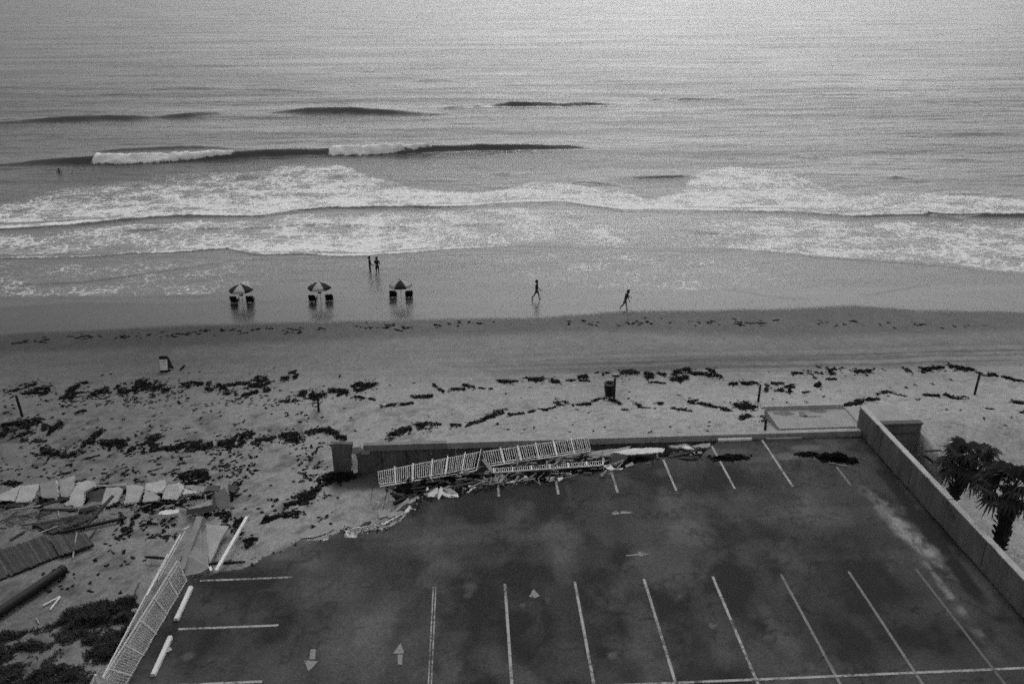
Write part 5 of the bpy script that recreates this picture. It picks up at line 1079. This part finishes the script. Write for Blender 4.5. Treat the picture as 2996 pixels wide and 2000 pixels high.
# ------------------------------------------------------------------ people
def skin_obj(name, verts, edges, radii, m, parent, root=0, sub=2):
    radii = [tuple(q*1.14 for q in r) if isinstance(r, tuple) else r*1.14 for r in radii]
    me = bpy.data.meshes.new(name); me.from_pydata(verts, edges, []); o = bpy.data.objects.new(name, me); COL.objects.link(o); o.parent = parent
    me.materials.append(m); sk = o.modifiers.new('skin', 'SKIN'); sk.use_smooth_shade = True
    if not me.skin_vertices: me.attributes.new('skin', 'FLOAT', 'POINT')
    for i, r in enumerate(radii):
        me.skin_vertices[0].data[i].radius = (r, r) if not isinstance(r, tuple) else r
        me.skin_vertices[0].data[i].use_root = i == root
    s = o.modifiers.new('sub', 'SUBSURF'); s.levels = sub; s.render_levels = sub; return o
def skin_layer(me):
    pass
def person(loc, face, H_, label, lean=0, hipL=0, kneeL=0, hipR=0, kneeR=0, shL=(0, .1), shR=(0, .1), elL=.2, elR=.2, top='darkcloth', bottom='midcloth', headtilt=0, longhair=False, bare=False):
    """face: heading in degrees (0 looks out to sea, 90 to the left); hip/knee in radians, forward positive"""
    t = thing('person', tuple(map(float, loc)), label, 'person'); s = H_/1.75
    hz = .92
    up = Vector((0, math.sin(lean), math.cos(lean)))
    pel = Vector((0, 0, hz)); chest = pel+up*.36; neck = pel+up*.55; hd = neck+Vector((0, math.sin(lean+headtilt), math.cos(lean+headtilt)))*.17
    V, E, Rr = [], [], []
    def add(p, r, par=None):
        V.append(Vector(p)*s); Rr.append((r[0]*s, r[1]*s) if isinstance(r, tuple) else r*s)
        if par is not None: E.append((par, len(V)-1))
        return len(V)-1
    p0 = add(pel, (.125, .10)); p1 = add(pel+up*.17, (.115, .085), p0); p2 = add(chest, (.15, .10), p1); p2b = add(pel+up*.48, (.10, .08), p2); p3 = add(neck, .052, p2b)
    p4 = add(hd-Vector((0, 0, .05)), .068, p3); p5 = add(hd+Vector((0, .01, .03)), .092, p4); p6 = add(hd+Vector((0, -.005, .10)), .06, p5)
    feet = []; knees = []
    for sx, hp, kn in ((-1, hipL, kneeL), (1, hipR, kneeR)):
        a = pel+Vector((sx*.09, 0, -.03)); ia = add(a, .088, p0)
        d = Vector((0, math.sin(hp), -math.cos(hp))); k = a+d*.43; ik = add(a+d*.22, .078, ia); ik = add(k, .055, ik)
        d2 = Vector((0, math.sin(hp-kn), -math.cos(hp-kn))); c_ = add(k+d2*.15, .052, ik); an = k+d2*.40; ia2 = add(an, .034, c_)
        fd = Vector((0, math.cos(hp-kn*.8), math.sin(hp-kn*.8)*.6-.12)).normalized(); add(an+fd*.10+Vector((0, 0, -.035)), .033, ia2); add(an+fd*.17+Vector((0, 0, -.045)), .026, len(V)-1)
        feet.append(an); knees.append((a, k))
    hands = []
    arms = []
    for sx, sh, el in ((-1, shL, elL), (1, shR, elR)):
        a = chest+up*.12+Vector((sx*.17, 0, 0)); ia = add(a, .052, p2)
        d = Vector((sx*math.sin(sh[1]), math.sin(sh[0])*math.cos(sh[1]), -math.cos(sh[0])*math.cos(sh[1]))); e_ = a+d*.28; ie = add(a+d*.14, .045, ia); ie = add(e_, .036, ie)
        an = sh[0]+el; d2 = Vector((sx*math.sin(sh[1])*.6, math.sin(an), -math.cos(an))).normalized(); w_ = e_+d2*.24; iw = add(w_, .024, ie); add(w_+d2*.07, (.036, .018), iw)
        hands.append((w_, d2, sx)); arms.append((a, e_))
    zmin = min((f.z-.06) for f in feet); off = Vector((0, 0, -zmin*s))
    o = skin_obj('body', [tuple(v+off) for v in V], E, Rr, M['skin'], t)
    # fingers, nose and ears are rooted in the body
    fm = MB()
    for w_, d2, sx in hands:
        side = Vector((0, 1, 0)) if abs(d2.y) < .8 else Vector((0, 0, 1)); side = (side-d2*side.dot(d2)).normalized()
        for j, (o_, ln) in enumerate(((-.028, .062), (-.010, .075), (.009, .072), (.027, .058))):
            b_ = (w_+d2*.085+side*o_)*s+off; m1 = b_+d2*ln*.55*s; e1 = m1+(d2*.8-Vector((sx*.5, 0, 0))).normalized()*ln*.45*s; fm.tube([b_-d2*.02*s, m1, e1], [.009*s, .0085*s, .006*s], 6)
        b_ = (w_+d2*.03-side*.02)*s+off; fm.tube([b_, b_+(d2*.5-side*.8).normalized()*.035*s, b_+(d2*.9-side*.6).normalized()*.065*s], [.011*s, .0095*s, .007*s], 6)
    f_ = Vector((0, math.cos(headtilt+lean), -math.sin(headtilt+lean))); hc = hd*s+off
    fm.tube([hc+f_*.085*s+Vector((0, 0, .02*s)), hc+f_*.115*s+Vector((0, 0, -.012*s)), hc+f_*.09*s+Vector((0, 0, -.02*s))], [.008*s, .014*s, .01*s], 6)
    for sx in (-1, 1): fm.box(tuple(hc+Vector((sx*.09*s, 0, .01*s))), (.018*s, .035*s, .055*s))
    fm.build('hands_and_face', M['skin'], t, loc=(0, 0, 0))
    # hair
    hv = [hd+Vector((0, -.02, .035)), hd+Vector((0, -.02, .10)), hd+Vector((0, -.06, -.02))]; hr = [.098, .075, .07]
    if longhair: hv.append(hd+Vector((0, -.09, -.14))); hr.append(.05)
    skin_obj('hair', [tuple(v*s+off) for v in hv], [(0, 1), (0, 2)]+([(2, 3)] if longhair else []), [r*s for r in hr], M['hair'], t)
    # clothes follow the body
    if not bare:
        sv = [pel+up*.02, pel+up*.17, chest, pel+up*.50]; sr = [(.14, .115), (.135, .105), (.168, .118), (.11, .095)]; se = [(0, 1), (1, 2), (2, 3)]
        for sx, (a, e_) in zip((-1, 1), arms): sv += [a, a.lerp(e_, .62)]; sr += [.068, .06]; se += [(2, len(sv)-2), (len(sv)-2, len(sv)-1)]
        skin_obj('shirt', [tuple(v*s+off) for v in sv], se, [tuple(q*s for q in r) if isinstance(r, tuple) else r*s for r in sr], M[top], t)
    bv, br, be = [pel+up*.06, pel], [(.125, .10), (.138, .115)], [(0, 1)]
    if bare: br = [(.13, .105), (.138, .115)]
    for (a, k) in knees: bv += [a, a.lerp(k, .55 if not bare else .25)]; br += [.10, .09]; be += [(1, len(bv)-2), (len(bv)-2, len(bv)-1)]
    skin_obj('shorts', [tuple(v*s+off) for v in bv], be, [tuple(q*s for q in r) if isinstance(r, tuple) else r*s for r in br], M[bottom], t)
    t.rotation_euler.z = rad(face); return t
G_ = lambda x, y: ground(x, y)
person(G_(1084, 802), -80, 1.68, 'slim person in dark shorts standing in the shallows, left of the pair', hipL=.08, hipR=-.08, kneeR=.1, shL=(.15, .05), shR=(.3, .05), elL=.4, elR=.5, longhair=True, top='midcloth', bottom='darkcloth')
person(G_(1105, 804), -8, 1.70, 'person in a dark shirt seen from behind, right of the pair', hipL=-.12, kneeL=.25, hipR=.25, kneeR=.15, shL=(.1, .28), shR=(.15, .3), elL=.9, elR=.7, top='darkcloth', bottom='darkcloth')
person(G_(1570, 876), -95, 1.72, 'person in dark clothes striding along the wet sand, second from the right', hipL=.45, kneeL=.35, hipR=-.42, kneeR=.30, shL=(-.4, .08), shR=(.4, .08), elL=.4, elR=.5, top='darkcloth', bottom='midcloth', lean=.04)
person(G_(1828, 906), -85, 1.74, 'stooping person walking right with an arm stretched forward, rightmost', lean=.28, headtilt=.45, hipL=.30, kneeL=.2, hipR=-.45, kneeR=.35, shL=(.7, .1), shR=(.2, .1), elL=.2, elR=.2, top='midcloth', bottom='darkcloth')
q = at(174, 507, SEA); person((q[0], q[1], SEA-.95), 20, 1.7, 'lone bather waist deep in front of the breaking wave at the left', shL=(.4, .5), shR=(.3, .6), elL=.5, elR=.4, bare=True, bottom='darkcloth', top='darkcloth')
